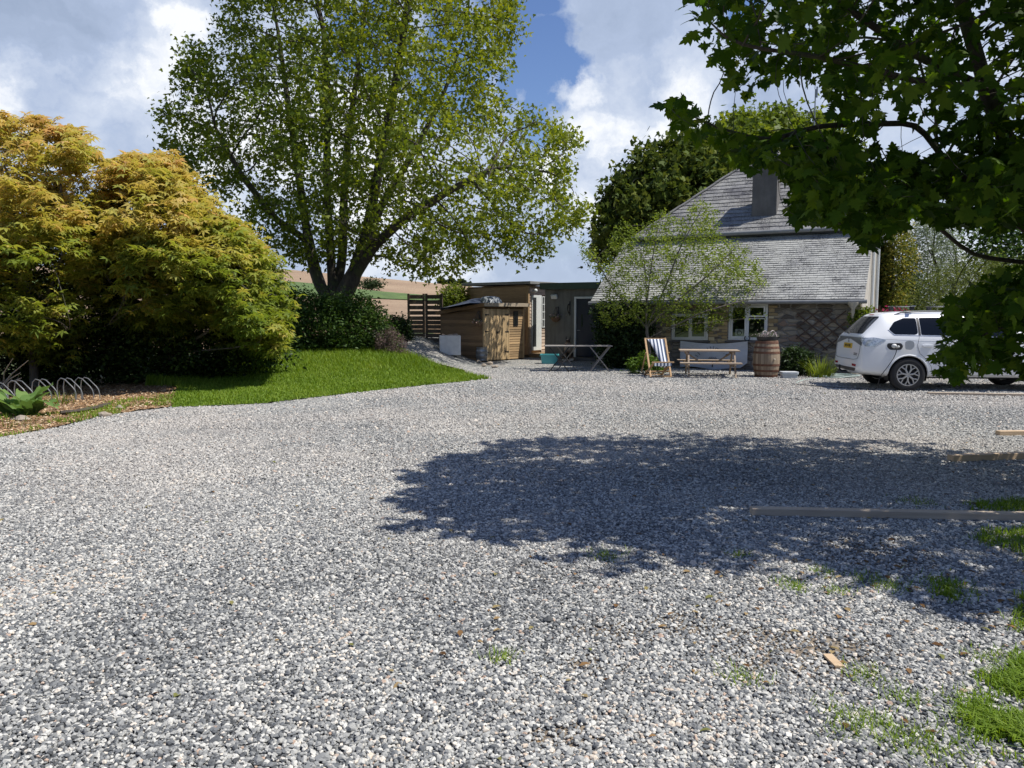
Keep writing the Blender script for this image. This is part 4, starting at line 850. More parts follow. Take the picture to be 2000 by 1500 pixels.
# interior floor and back board keep the rooms dim
m=MB(); m.box((3.6,1.6,-.02),(6.9,2.5,.08)); m.build('floor',plain('room_floor',(.16,.13,.10),.8),house)
def slates(name,O,ex,ey,n,wfun,L,ew,eh,mat,rng):
    """rows of slates laid up a slope; wfun(v)->(u0,u1) usable run at height v"""
    O=Vector(O);ex=Vector(ex);ey=Vector(ey);n=Vector(n); mb=MB(); rows=int(L/eh)
    for r in range(rows):
        v=r*eh; u0,u1=wfun(v+eh*.5)
        if u1-u0<.06: continue
        u=u0-(r%2)*ew*.5
        while u<u1:
            w=ew*(.9+.2*rng.random()); a=max(u,u0)+.003; b=min(u+w,u1)-.003; u+=w
            if b-a<.03: continue
            lift=.010+.008*rng.random(); j=.012*(rng.random()-.5); mb.tint=rng.random()
            p=[O+ex*a+ey*(v-.02+j)+n*(lift+.012),O+ex*b+ey*(v-.02+j)+n*(lift+.012+.004*(rng.random()-.5)),O+ex*b+ey*(v+eh+.03)+n*.004,O+ex*a+ey*(v+eh+.03)+n*.004]
            q=[p[0]-n*.014,p[1]-n*.014]
            mb.add(p+q,[(0,1,2,3),(4,5,1,0),(4,0,3),(5,2,1)])
    return mb
rr_=np.random.default_rng(3)
# lean-to roof
sl=Vector((0,2.98,3.98-1.95)); Ls=sl.length; sl.normalize(); nn=Vector((0,-sl.z,sl.y))
m=slates('lean_to_roof',(-.12,-.17,1.97),(1,0,0),sl,nn,lambda v:(0+.0*v,7.56),Ls,.20,.118,M_slate,rr_); 
m.tint=.3; m.prism([(-.15,1.90),(2.82,3.88),(2.82,3.96),(-.15,1.975)],-.10,7.42,'x'); m.build('lean_to_roof',M_slate,house)
m=MB(); m.bar((-.12,-.20,1.905),(7.45,-.20,1.905),.035,.10); m.build('fascia',M_dkmetal,house)
m=MB(); m.tube([(-.15,-.275,1.90),(7.5,-.275,1.90)],.055,10); 
for k in range(9): m.bar((k*.9+.1,-.23,1.90),(k*.9+.1,-.33,1.90),.03,.02)
m.build('gutter',M_gutter,house,smooth=True)
# main hipped roof
ax,ay,az=3.87,6.25,7.29; ze=4.10; hx=3.62; hy=3.62
core=MB(); core.add([(ax-hx,ay-hy,ze),(ax+hx,ay-hy,ze),(ax+hx,ay+hy,ze),(ax-hx,ay+hy,ze),(ax,ay,az)],[(0,1,4),(1,2,4),(2,3,4),(3,0,4),(3,2,1,0)])
allm=core; core.tint=.3
for ang in (0,1,2,3):
    rot=Matrix.Rotation(ang*math.pi/2,3,'Z'); c0=Vector((ax,ay,0))
    ey=Vector((0,hy,az-ze)); LL=ey.length; ey.normalize(); n=Vector((0,-ey.z,ey.y)); O=rot@Vector((-hx,-hy,0))+c0+Vector((0,0,ze))
    mm=slates('x',O+rot@n*.006,rot@Vector((1,0,0)),rot@ey,rot@n,lambda v:(hx*v/LL+.0,2*hx-hx*v/LL),LL,.30,.205,M_slate2,rr_)
    b=len(allm.v); allm.v+=mm.v; allm.f+=[[b+i for i in f] for f in mm.f]; allm.t+=mm.t; allm.mi+=mm.mi
allm.build('main_roof',M_slate2,house)
m=MB()
for sx_,sy_ in ((-1,-1),(1,-1),(1,1),(-1,1)):
    p=Vector((ax+sx_*hx,ay+sy_*hy,ze+.02)); q=Vector((ax,ay,az+.03)); k=12
    for i in range(k): m.bar(p.lerp(q,i/k)+Vector((0,0,.012*(i%2))),p.lerp(q,(i+1.03)/k)+Vector((0,0,.012*(i%2))),.17,.05)
m.build('ridge_tiles',plain('ridge_tile',(.16,.155,.15),.8,var=.3),house,bevel=.015)
m=MB(); m.tube([(.2,2.56,4.06),(7.5,2.56,4.06)],.065,10); m.build('gutter',M_gutter,house,smooth=True)
m=MB(); m.bar((.28,2.66,4.04),(7.46,2.66,4.04),.04,.16); m.bar((7.50,2.66,4.04),(7.50,9.8,4.04),.04,.16); m.build('fascia',M_dkmetal,house)
# chimney
ch=MB(); ch.box((4.27,3.47,5.15),(.75,.56,2.2)); ch.box((4.27,3.47,6.22),(.82,.64,.10)); ch.box((4.27,3.47,6.32),(.75,.56,.08)); cho=ch.build('chimney',M_cement,house,bevel=.02)
m=MB(); m.lathe([(.13,0),(.14,.03),(.105,.10),(.10,.40),(.125,.42),(.125,.47),(.09,.47),(.08,.05)],(4.27,3.47,6.36),18); m.build('chimney_pot',M_terra,cho,smooth=True)
m=MB(); m.box((4.27,3.20,4.49),(.92,.16,.015),Matrix.Rotation(R(41),3,'X')); m.build('lead_flashing',plain('lead',(.22,.225,.23),.5,.3),cho)
# quoins in yellow stone beside the windows
q=MB(); rr2=random.Random(4)
def quoin(x0,d,z0,z1):
    z=z0;k=0
    while z<z1-.05:
        h=rr2.uniform(.075,.12); L=.26 if k%2 else .15; L*=rr2.uniform(.85,1.15); q.tint=rr2.random()
        q.box((x0+d*L/2,-.008,z+h/2),(L,.03,h-.014)); z+=h;k+=1
qs=[]
for a_ in ((W1[1]+.02,1,.65,1.80),(W2[0]-.03,-1,.65,1.80),(W2[1]+.03,1,.65,1.85),(W1[0]-.03,-1,.65,1.60),(7.34,-1,.0,1.85)): q=MB(); quoin(*a_); qs.append(q)
t=NT('yellow_quoin'); ti=t.attr(); c=t.ramp(ti,[(0,(.30,.22,.11)),(.5,(.46,.37,.21)),(1,(.55,.50,.36))]); g=t.coord(); c=t.mix(.6,c,t.ramp(t.noise(g,18,4),[(.3,.7),(.7,1.1)]),'MULTIPLY'); t.bump(t.noise(g,30,4),.5,.01); M_quoin=t.fin(c,.9)
for q in qs: q.build('quoin_stones',M_quoin,house,bevel=.008)
for nm,c_,d_ in (('lintel',((W1[0]+W1[1])/2,-.02,1.66),(1.4,.05,.11)),('window_sill',((W1[0]+W1[1])/2,-.03,.79),(1.2,.07,.05)),('window_sill',((W2[0]+W2[1])/2,-.03,.81),(1.22,.07,.05))): m=MB(); m.box(c_,d_); m.build(nm,M_cement,house,bevel=.008)
def window(par,W,cols,y=.03,fw=.06,name='window'):
    """cols: list of (x fraction start, end, list of (z0f,z1f)) panes"""
    x0,x1,z0,z1=W; w=MB(); w.bar((x0,y,z0+fw/2),(x1,y,z0+fw/2),.07,fw); w.bar((x0,y,z1-fw/2),(x1,y,z1-fw/2),.07,fw)
    for x in (x0+fw/2,x1-fw/2): w.bar((x,y,z0+fw),(x,y,z1-fw),.07 if 0 else fw,.07,up=(0,1,0))
    for (a,b,_),(c,d,_2) in zip(cols[:-1],cols[1:]):
        xm=x0+fw+(x1-x0-2*fw)*(b+c)/2; w.bar((xm,y+.002,z0+fw),(xm,y+.002,z1-fw),(c-b)*(x1-x0)+.03,.066,up=(0,1,0))
    wo=w.build(name,M_white,par,bevel=.006); s=MB(); g=MB()
    for a,b,zs in cols:
        A=x0+fw+(x1-x0-2*fw)*a; B=x0+fw+(x1-x0-2*fw)*b
        for c,d,sash in zs:
            C=z0+fw+(z1-z0-2*fw)*c; D=z0+fw+(z1-z0-2*fw)*d; sw=.045 if sash else .02; yy=y-(.018 if sash else 0)
            s.bar((A+.004,yy,C+sw/2),(B-.004,yy,C+sw/2),.06,sw); s.bar((A+.004,yy,D-sw/2),(B-.004,yy,D-sw/2),.06,sw)
            for x in (A+.004+sw/2,B-.004-sw/2): s.bar((x,yy,C+sw),(x,yy,D-sw),sw,.06,up=(0,1,0))
            g.box(((A+B)/2,yy+.006,(C+D)/2),(B-A-2*sw,.006,D-C-2*sw))
    s.build('sash',M_white,wo,bevel=.004); g.build('pane',M_glass,wo); return wo
window(house,W1,[(0,.49,[(0,1,False)]),(.52,1,[(0,1,True)])])
window(house,W2,[(0,.46,[(0,1,True)]),(.50,1,[(0,.62,False),(.66,1,True)])])
# dim room contents seen through the glass
m=MB(); m.box((3.5,2.2,1.3),(6.4,.05,2.4)); m.build('room_partition',plain('room_wall',(.30,.31,.28),.9),house)
fan=empty('fan_heater',tuple(house.matrix_world@Vector((0,0,0))),0)
bpy.data.objects.remove(fan)
def hp(x,y,z): # place given in cottage coordinates
    c,s=math.cos(R(-28)),math.sin(R(-28)); return Vector((LX+x*c-y*s,LY+x*s+y*c,z))
fan=empty('air_unit',hp(4.26,.13,.90),R(-28),'white boxy air unit with a round grey grille standing inside the taller window','heater')
m=MB(); m.box((0,0,.13),(.24,.14,.26)); m.build('body',plain('white_plastic',(.62,.62,.60),.5),fan,bevel=.01)
m=MB(); m.tube([(.0+.06*math.cos(a),-.075,.155+.06*math.sin(a)) for a in [i*2*math.pi/24 for i in range(24)]],.014,6,closed=True); m.build('grille_ring',plain('grey_ring',(.18,.18,.18),.5),fan)
m=MB(); [m.bar((-.09,-.075,.035+k*.014),(.09,-.075,.035+k*.014),.008,.006) for k in range(3)]; m.build('vent_slats',plain('grey_ring',(.18,.18,.18),.5),fan)
# side wall pipes and clutter
for y_,r_,z1_ in ((3.3,.045,3.95),(5.9,.05,3.9),(9.4,.04,3.9)): m=MB(); m.tube([(7.42,y_,.0),(7.42,y_,z1_)],r_,8); m.build('downpipe',M_white,house,smooth=True)
m=MB(); m.tube([(7.38,6.6,2.6),(7.42,6.8,2.2),(7.40,6.6,1.7),(7.43,7.2,1.6),(7.42,7.3,.8)],.02,6); m.build('cable',plain('rust_brown',(.14,.07,.04),.8),house)
m=MB(); m.box((7.42,7.8,1.7),(.12,.3,.35)); m.build('meter_box',plain('rust_brown',(.14,.07,.04),.8),house)
m=MB(); m.box((7.42,4.3,1.5),(.1,.14,.6)); m.build('meter_box',plain('rust_brown',(.14,.07,.04),.8),house)
m=MB(); m.lathe([(.03,-.26),(.045,-.24),(.05,-.12),(.13,.0),(.13,.05),(.11,.05),(.04,-.1)],(7.18,-.30,1.84),16,1,.8); m.build('rain_hopper',plain('cream_pipe',(.42,.38,.30),.6),house,smooth=True)
m=MB(); m.tube([(7.18,-.30,1.6),(7.18,-.28,1.5),(7.18,-.12,1.35),(7.18,-.10,.05)],.035,10); m.build('downpipe',plain('cream_pipe',(.42,.38,.30),.6),house,smooth=True)
# aerial on the far slope
e=empty('aerial_mast',hp(5.2,6.9,0),R(-28),'thin television aerial mast standing up behind the roof peak','aerial'); e.location.z=5.5
m=MB(); m.tube([(0,0,0),(0,0,3.75)],.022,8); m.build('mast',plain('galvanised',(.30,.31,.32),.4,.6),e)
m=MB(); m.tube([(-.02,0,3.75),(-.02,0,4.05)],.012,6); m.box((.05,0,3.65),(.05,.05,.36)); m.bar((-.25,0,3.0),(.1,0,3.0),.02)
for k in range(5): m.bar((-.25+k*.06,-.12,3.0),(-.25+k*.06,.12,3.0),.012)
m.build('antenna',plain('galvanised',(.30,.31,.32),.4,.6),e)
# diamond trellis leaning on the stone wall
e=empty('trellis',hp(5.78,-.03,.62),R(-28),'brown diamond trellis fixed to the stone wall right of the taller window','trellis')
m=MB(); Wt,Ht=1.22,1.05; n_=5
def clipseg(x,s):
    pts=[]
    for t_ in (0,1):
        pass
    return None
for k in range(-5,6):
    for sgn in (1,-1):
        a=Vector((k*.34,0,0)); d=Vector((1.0,0,.86)) if sgn>0 else Vector((-1.0,0,.86)); 
        if sgn<0: a=Vector((k*.34+.12,0,0))
        lo,hi=0,Ht/.86
        if d.x>0: lo=max(lo,-a.x); hi=min(hi,(Wt-a.x))
        else: lo=max(lo,a.x-Wt); hi=min(hi,a.x)
        if hi-lo>.08:
            p=a+d*lo; r=a+d*hi; sk=Vector((.0,0,0)); yo=-.012*(sgn>0); m.bar(p+Vector((0,yo,0)),r+Vector((0,yo,0)),.034,.012,up=(0,1,0))
m.build('lattice',wood('trellis_wood',(.06,.035,.025),(.12,.075,.05),'x'),e)
# banner at the foot of the wall
e=empty('banner',hp(2.64,-.10,.03),R(-28),'sagging white cloth banner with black curved lettering behind the picnic bench','banner')
nx,nz=40,16; V=[];Q=[]
def bz(u,v): # v 0 bottom..1 top
    top=.78-.075*math.sin(math.pi*min(1,u*1.0))*(1.0)+.02*u; bot=.02+.03*math.sin(u*9)+(.0 if u<.9 else (u-.9)*1.6)
    return bot+(top-bot)*v
def by(u,v): return -.012*math.sin(u*16+v*3)-.012*math.sin(v*9+u*5)-.02
for j in range(nz+1):
    for i in range(nx+1):
        u,v=i/nx,j/nz; V.append((u*1.89,by(u,v),bz(u,v)))
for j in range(nz):
    for i in range(nx): a=j*(nx+1)+i; Q.append((a,a+1,a+nx+2,a+nx+1))
np_obj('cloth',np.array(V),np.array(Q),plain('banner_cloth',(.52,.54,.56),.8,var=.05,bump=.2),e,smooth=True)
ink=plain('banner_ink',(.015,.017,.02),.8,bump=0)
def text_mesh(body,size,parent,loc,rot,mat,name='lettering',ext=.0015):
    cu=bpy.data.curves.new(name,'FONT'); cu.body=body; cu.size=size; cu.extrude=ext; cu.align_x='CENTER'
    to=bpy.data.objects.new(name,cu); COL.objects.link(to); bpy.context.view_layer.update(); me=bpy.data.meshes.new_from_object(to.evaluated_get(bpy.context.evaluated_depsgraph_get()))
    COL.objects.unlink(to); bpy.data.objects.remove(to); o=bpy.data.objects.new(name,me); me.materials.clear(); me.materials.append(mat); link(o,parent); o.location=loc; o.rotation_euler=rot; return o
cx_,cz_,Rr=.94,.06,.485
for chs,a0,st in (('illow .s',106,-9.2),('all',156,-10),('c r',42,-10)):
    for i,c in enumerate(chs):
        if c==' ': continue
        a=R(a0+st*i); text_mesh(c,.145,e,(cx_+Rr*math.cos(a)*1.02,-.06,cz_+Rr*math.sin(a)),(R(90),a*-1+R(90),0) if 0 else (R(90),-(a-R(90)),0),ink)
m=MB(); 
for k in range(13): 
    x=cx_-.10+k*.017; m.bar((x,-.058,.30),(x+.01*math.sin(k*2.1),-.058,.325+.025*math.sin(k*1.3)**2),.006,.004,up=(0,1,0))
m.bar((cx_-.12,-.058,.298),(cx_+.13,-.058,.298),.004,.006,up=(0,0,1)); m.prism([(cx_-.018,.06),(cx_+.018,.06),(cx_+.006,.24),(cx_-.004,.24)],-.060,-.056); m.build('drawn_emblem',ink,e)
# horseshoe on the window sill
e=empty('horseshoe',hp(4.50,-.07,.835),R(-28),'dark iron horseshoe standing on the sill of the taller window','horseshoe')
m=MB(); m.tube([(.07*math.cos(a),0,.075+.07*math.sin(a)) for a in [R(-235+i*29) for i in range(11)]],.014,6); m.build('iron_shoe',M_black,e)
# ------------------------------------------------------------------ flat roofed outbuilding
OX,OY=1.15,26.93
ob=empty('outbuilding',(OX,OY,0),R(-28),'flat roofed grey rendered outbuilding with green edge board and dark door','outbuilding')
D_=(1.13,2.02,.10,2.16)
m=MB(); wins(m,0,3.0,-.05,2.42,0,.25,[(D_[0],D_[1],.1,2.16)]); m.box((.125,.75,1.18),(.25,1.0,2.46)); m.box((2.9,.75,1.18),(.2,1.0,2.46)); m.box((1.5,1.15,1.18),(2.5,.2,2.46)); m.build('wall',M_outr,ob)
m=MB(); m.box((1.5,.55,2.53),(3.16,1.5,.16)); m.build('roof',plain('roof_felt',(.07,.075,.07),.9),ob,bevel=.01)
m=MB(); m.box((1.5,-.215,2.53),(3.20,.03,.22)); m.box((-.095,.56,2.53),(.03,1.5,.22)); m.build('edge_board',plain('green_board',(.045,.075,.055),.6),ob)
m=MB(); m.bar((D_[0]+.03,-.02,.1),(D_[0]+.03,-.02,2.16),.07,.06,up=(0,1,0)); m.bar((D_[0],-.02,2.13),(D_[1],-.02,2.13),.07,.07); m.build('door_frame',M_white,ob,bevel=.005)
dr=MB(); dr.box((1.56,.03,1.11),(.80,.05,1.98)); dro=dr.build('door',plain('blue_black_paint',(.022,.028,.045),.35,var=.1),ob,bevel=.006)
m=MB(); m.box((1.40,-.002,1.35),(.05,.012,.42)); m.build('door_window',M_glass,dro); m=MB(); m.bar((1.24,-.03,1.02),(1.34,-.03,1.02),.02); m.build('door_handle',plain('galvanised',(.30,.31,.32),.4,.6),dro)
m=MB(); m.box((1.56,-.22,.045),(1.05,.44,.10)); m.build('door_step',M_cement,ob,bevel=.01)
def op(x,y,z):
    c,s=math.cos(R(-28)),math.sin(R(-28)); return Vector((OX+x*c-y*s,OY+x*s+y*c,z))
e=empty('wall_light',op(.42,-.02,2.15),R(-28),'small white floodlight high on the grey outbuilding wall','wall light')
m=MB(); m.box((0,-.04,0),(.06,.08,.05)); m.build('bracket',M_white,e); m=MB(); m.box((0,-.12,.02),(.22,.09,.15),Matrix.Rotation(R(25),3,'X')); m.build('lamp_head',M_white,e,bevel=.01)
def basket(loc,rz,lab,sz=.17,side=.22):
    e=empty('hanging_basket',loc,rz,lab,'hanging basket','hanging baskets on the outbuildings')
    m=MB(); m.bar((0,0,.38),(0,0,-.05),.02); m.bar((0,0,.36),(0,-side,.36),.015); m.bar((0,0,.1),(0,-side*.8,.34),.012); m.build('bracket',M_black,e)
    m=MB(); [m.tube([(0,-side,.36),(sz*math.cos(a),-side+sz*math.sin(a),.02)],.004,4) for a in (0,1.6,3.1,4.7)]; m.build('chain',M_black,e)
    m=MB(); m.lathe([(.02,-sz*.9),(sz*.6,-sz*.75),(sz*.95,-sz*.3),(sz,.02),(sz*.9,.02),(.02,0)],(0,-side,0),14); m.build('bowl',plain('coir',(.16,.10,.06),.95),e)
    n=160; c=RNG.normal(size=(n,3))*[sz*.55,sz*.55,sz*.22]+[0,-side,.04]
    leaves(c,.05,lf_simple(.8),'flowers',leafmat('basket_flowers',[(.1,(.04,.09,.02)),(.45,(.10,.14,.04)),(.6,(.55,.38,.34)),(.95,(.62,.50,.46))]) if 'basket_flowers' not in bpy.data.materials else bpy.data.materials['basket_flowers'],e,RNG,up=.4,droop=.2)
    return e
basket(op(.52,-.01,1.45),R(-28),'flowering basket hanging on the grey outbuilding wall below the floodlight')
e=empty('wall_bracket',op(.95,-.01,1.72),R(-28),'empty black scroll bracket between flower basket and dark door','bracket')
m=MB(); m.bar((0,0,.3),(0,0,-.2),.03); m.tube([(0,-.01,.2),(.0,-.16,.16),(0,-.2,.02),(0,-.1,-.12),(0,-.01,-.1)],.018,6); m.build('iron_scroll',M_black,e)
# ------------------------------------------------------------------ shed
W_shed=wood('shed_boards',(.30,.19,.09),(.48,.33,.175),'x',weather=.25); W_door=wood('shed_door_boards',(.44,.30,.145),(.62,.45,.25),'z',weather=.1); W_dk=wood('stained_boards',(.22,.125,.055),(.36,.22,.105),'y',weather=.3)
sx0,sy0=-.96,25.3; RS=R(50)
shed=empty('garden_shed',(sx0,sy0,0),RS,'small timber shed with double plank doors and black sheeted roof','shed')
def boards(mb,axis,a0,a1,fix,z0,ztop,h,out,rng,th=.02):
    """horizontal lapped boards; ztop may vary along the run"""
    z=z0
    while z<max(ztop(a0),ztop(a1)):
        mb.tint=rng.random(); e0=min(z+h,ztop(a0)); e1=min(z+h,ztop(a1))
        if e0>z+.004 or e1>z+.004:
            e0=max(e0,z+.002); e1=max(e1,z+.002)
            o=Vector(out); 
            def pt(a,o_,zz): return (a,fix+o_*o.y,zz) if axis=='x' else (fix+o_*o.x,a,zz)
            mb.add([pt(a0,th,z),pt(a1,th,z),pt(a1,th*.35,e1),pt(a0,th*.35,e0),pt(a0,0,z),pt(a1,0,z)],[(0,1,2,3),(4,5,1,0)])
        z+=h
rb=random.Random(8)
zs=lambda y:1.84-.13*y
m=MB(); m.box((1.05,.95,.9),(2.02,1.86,1.72)); m.v=[(x,y,z if z<1 else zs(y)-.03) for x,y,z in m.v]; boards(m,'y',0,1.95,0,-.1,zs,.105,(-1,0,0),rb); boards(m,'y',0,1.95,2.1,0,zs,.105,(1,0,0),rb); boards(m,'x',0,2.1,1.93,0,lambda a:zs(1.95),.105,(0,1,0),rb); m.build('wall',W_dk,shed)
m=MB(); boards(m,'x',1.30,2.08,0.0,.04,lambda a:1.76,.085,(0,-1,0),rb); m.build('front_boards',W_shed,shed)
for x_,w_ in ((.02,.05),(2.09,.05),(1.29,.03)): m=MB(); m.box((x_,-.015,.9),(w_,.06,1.75)); m.build('corner_post',W_door,shed,bevel=.004)
for x0 in (.06,.675):
    d=MB()
    for k in range(6): d.tint=rb.random(); d.box((x0+.05+k*.1,-.022,.89),(.096,.024,1.70))
    do=d.build('door',W_door,shed,bevel=.003)
    xh=x0+.01 if x0<.3 else x0+.6; sg=1 if x0<.3 else -1
    for z in (.3,1.0 if sg>0 else .98,1.55): h=MB(); h.prism([(xh,z-.025),(xh+sg*.2,z-.008),(xh+sg*.2,z+.008),(xh,z+.025)],-.045,-.036); h.build('hinge',M_black,do)
m=MB(); m.box((.70,-.05,.98),(.16,.02,.035)); m.box((.66,-.06,.95),(.04,.03,.06)); m.build('door_bolt',M_black,shed)
m=MB(); m.box((1.66,-.02,1.42),(.24,.03,.5)); wo=m.build('window',M_black,shed); m=MB(); m.box((1.66,-.037,1.42),(.19,.006,.44)); m.build('pane',M_glass,wo)
m=MB(); m.prism([(-.16,1.86),(2.08,1.585),(2.08,1.645),(-.16,1.93)],-.1,2.2,'x'); m.build('roof',plain('roof_felt',(.07,.075,.07),.9),shed)
m=MB(); m.box((1.05,-.175,1.885),(2.34,.025,.12)); m.build('fascia',wood('pale_fascia',(.33,.26,.18),(.46,.39,.29),'x'),shed,bevel=.004)
m=MB(); m.bar((-.115,-.17,1.88),(-.115,2.08,1.605),.022,.11); m.build('verge_board',W_dk,shed)
def lp(emp,x,y,z): return Matrix.Rotation(emp.rotation_euler.z,3,'Z')@Vector((x,y,z))+emp.location
e=empty('tarpaulin',lp(shed,.30,.95,1.80),RS,'rumpled black sheet lying over the shed roof behind the plastic lid','tarpaulin')
V=[];Q=[];nx,ny=22,22
for j in range(ny+1):
    for i in range(nx+1):
        u,v=i/nx,j/ny; x=-.78+1.5*u; y=-.85+1.75*v; ed=min(1,6*min(u,1-u,v,1-v)); V.append((x,y,.03-.13*(y)*.95+ed*(.045+.16*math.exp(-((v-.25)/.28)**2)*min(1,.35+u)+.035*math.sin(7*u+3*v)*math.cos(9*v)+.02*math.sin(23*u+11*v))))
for j in range(ny):
    for i in range(nx): a=j*(nx+1)+i; Q.append((a,a+1,a+nx+2,a+nx+1))
np_obj('black_sheet',np.array(V),np.array(Q),plain('black_sheeting',(.022,.024,.03),.35,var=.3,bump=.3),e,smooth=True)
e=empty('plastic_dome',lp(shed,.72,.30,1.90),RS,'clear grey plastic moulding upturned on the shed roof above the doors','cover')
m=MB(); m.lathe([(.60,0),(.62,.02),(.58,.04),(.52,.16),(.40,.24),(.18,.27),(.01,.272)],(0,0,0),28,.85,.55); m.build('moulded_cover',plain('grey_plastic',(.20,.22,.24),.5,var=.15),e,smooth=True)
basket(lp(shed,-.02,.10,1.30)+Vector((0,0,0)),R(-20),'flower basket hanging at the front corner of the timber shed',.15,.2)
# ------------------------------------------------------------------ summerhouse behind the shed
sh=empty('summerhouse',(.56,28.0,.0),R(52),'tall flat roofed timber summerhouse with white glazed door behind the shed','summerhouse')
zt=lambda a:2.62-.03*a
m=MB(); m.box((.75,1.45,1.35),(1.46,2.86,2.5)); boards(m,'y',0,2.9,0,.1,zt,.13,(-1,0,0),rb); boards(m,'y',0,2.9,1.5,.1,zt,.13,(1,0,0),rb); m.build('wall',wood('summerhouse_boards',(.28,.175,.09),(.44,.30,.165),'y',weather=.25),sh)
m=MB(); boards(m,'x',0.02,.20,-.002,.15,lambda a:2.25,.12,(0,-1,0),rb,.03); boards(m,'x',.82,1.5,-.002,.15,lambda a:1.05,.12,(0,-1,0),rb,.03); boards(m,'x',1.12,1.5,-.002,1.05,lambda a:2.25,.12,(0,-1,0),rb,.03); boards(m,'x',0.02,1.5,-.002,2.27,lambda a:2.55,.12,(0,-1,0),rb,.03); m.build('front_boards',wood('pale_weatherboard',(.42,.31,.23),(.60,.49,.39),'x',weather=.15),sh)
m=MB(); m.box((0,-.02,1.35),(.10,.10,2.5)); m.build('corner_post',W_shed,sh,bevel=.005)
m=MB(); m.box((.72,1.4,2.70),(1.78,3.3,.10)); m.build('roof',plain('roof_edge_grey',(.22,.22,.21),.6),sh,bevel=.008)
m=MB(); m.box((.51,-.03,1.25),(.60,.05,2.02)); do=m.build('door',M_white,sh,bevel=.006); m=MB(); m.box((.36,-.06,1.28),(.22,.008,1.8)); m.build('pane',M_glass,do); m=MB(); m.box((.36,-.057,1.28),(.21,.003,1.78)); m.build('dark_backing',M_dark,do)
m=MB(); m.box((.97,-.02,1.65),(.27,.03,1.15)); wo=m.build('window',M_dark,sh)
m=MB(); [m.bar((x,-.045,1.08),(x,-.045,2.22),.03,.025,up=(0,1,0)) for x in (.85,.97,1.09)]; [m.bar((.84,-.047,z),(1.10,-.047,z),.024,.03) for z in (1.09,1.37,1.65,1.93,2.21)]; m.build('glazing_bars',M_white,wo)
m=MB(); m.box((.75,-.25,.07),(1.3,.5,.14)); m.build('door_step',W_shed,sh,bevel=.006)
e=empty('wall_light',lp(sh,.28,-.03,2.40),R(52),'white security lamp under the summerhouse roof edge above its door','wall light')
m=MB(); m.box((0,-.05,0),(.06,.1,.06)); m.build('bracket',M_white,e); m=MB(); m.ell((0,-.13,.02),(.08,.07,.07)); m.build('lamp_head',M_white,e,smooth=True)
# ------------------------------------------------------------------ slatted fence
W_f=wood('fence_boards',(.085,.06,.04),(.16,.115,.08),'x',weather=.5)
def fpanel(px0,px1,Y0,Y1,lab):
    a=P(px0,574,Y0); b=P(px1,574,Y1); a.z=b.z=0; d=(b-a); L=d.length; rz=math.atan2(d.y,d.x); g=min(Hf(a.x,a.y),Hf(b.x,b.y)); top=2.28
    e=empty('fence_panel',(a.x,a.y,g-.1),rz,lab,'fence','slatted timber fence panels'); Hh=top-g+.1
    z=Hh-.11;k=0;m=MB()
    while z>0.05:
        m.tint=rb.random(); m.box((L/2,0,z),(L-.07,.022,.135)); z-=.185 if k<4 else .15; k+=1
    m.build('slats',W_f,e,bevel=.004)
    for x in (.03,L-.03): m=MB(); m.box((x,.0,Hh/2),(.075,.075,Hh)); m.build('post',W_f,e,bevel=.005)
fpanel(796,829,26.9,26.9,'dark slatted fence panel at the open end, next to the field'); fpanel(831,864,26.85,26.7,'dark slatted fence panel next to the shed')
# ------------------------------------------------------------------ planter, cask, rocks, edging near the shed
wp=plain('white_masonry_paint',(.60,.60,.58),.7,var=.12,bump=.4)
e=empty('stone_trough',(-1.98,24.5,.28),R(8),'white painted masonry trough on the gravel slope against the shed side','trough')
m=MB(); 
for c,d in (((0,-.2,.31),(.66,.06,.62)),((0,.2,.31),(.66,.06,.62)),((-.30,0,.31),(.06,.34,.618)),((.30,0,.31),(.06,.34,.618)),((0,0,.2),(.54,.34,.4))): m.box(c,d)
m.build('trough_body',wp,e,bevel=.012)
m=MB(); rk=random.Random(3)
for k in range(9): m.tint=rk.random(); m.ell((rk.uniform(-.24,.24),rk.uniform(-.12,.12),.60+rk.uniform(-.02,.04)),(rk.uniform(.05,.10),.05,.045),8,6)
m.build('pebble_filling',plain('pinkish_rock',(.40,.30,.24),.9,var=.3),e)
def cask(px,py,lab):
    g=G(px,py,.04); e=empty('beer_cask',g,0,lab,'cask')
    m=MB(); m.lathe([(.13,.0),(.17,.01),(.175,.03),(.165,.05),(.185,.10),(.195,.16),(.197,.17),(.192,.18),(.197,.23),(.192,.27),(.197,.28),(.19,.34),(.165,.40),(.172,.42),(.172,.445),(.15,.45),(.148,.42),(.02,.41)],(0,0,0),28); m.build('body',plain('dull_steel',(.30,.30,.30),.42,.75,var=.3),e,smooth=True)
    m=MB(); m.lathe([(.001,.408),(.035,.408),(.035,.425),(.001,.426)],(0,0,0),12); m.build('bung',M_black,e)
cask(941,704.5,'dented silver metal beer cask standing at the shed corner')
def rock(loc,s,lab,seed,mat,name='rock',rz=0,grp=None):
    r=random.Random(seed); bm=bmesh.new(); bmesh.ops.create_icosphere(bm,subdivisions=2,radius=1)
    ph=[r.uniform(0,6) for _ in range(6)]
    for v in bm.verts:
        p=v.co.copy(); k=1+.18*math.sin(3*p.x+ph[0])+.15*math.sin(4*p.y+ph[1])+.12*math.sin(5*p.z+ph[2])+r.uniform(-.06,.06); v.co=Vector((p.x*s[0],p.y*s[1],max(p.z,-.6)*s[2]))*k
    me=bpy.data.meshes.new(name); bm.to_mesh(me); bm.free(); me.materials.append(mat); o=bpy.data.objects.new(name,me); link(o); o.location=Vector(loc)+Vector((0,0,s[2]*.5)); o.rotation_euler=(0,0,rz); tag(o,lab,'rock',grp); return o
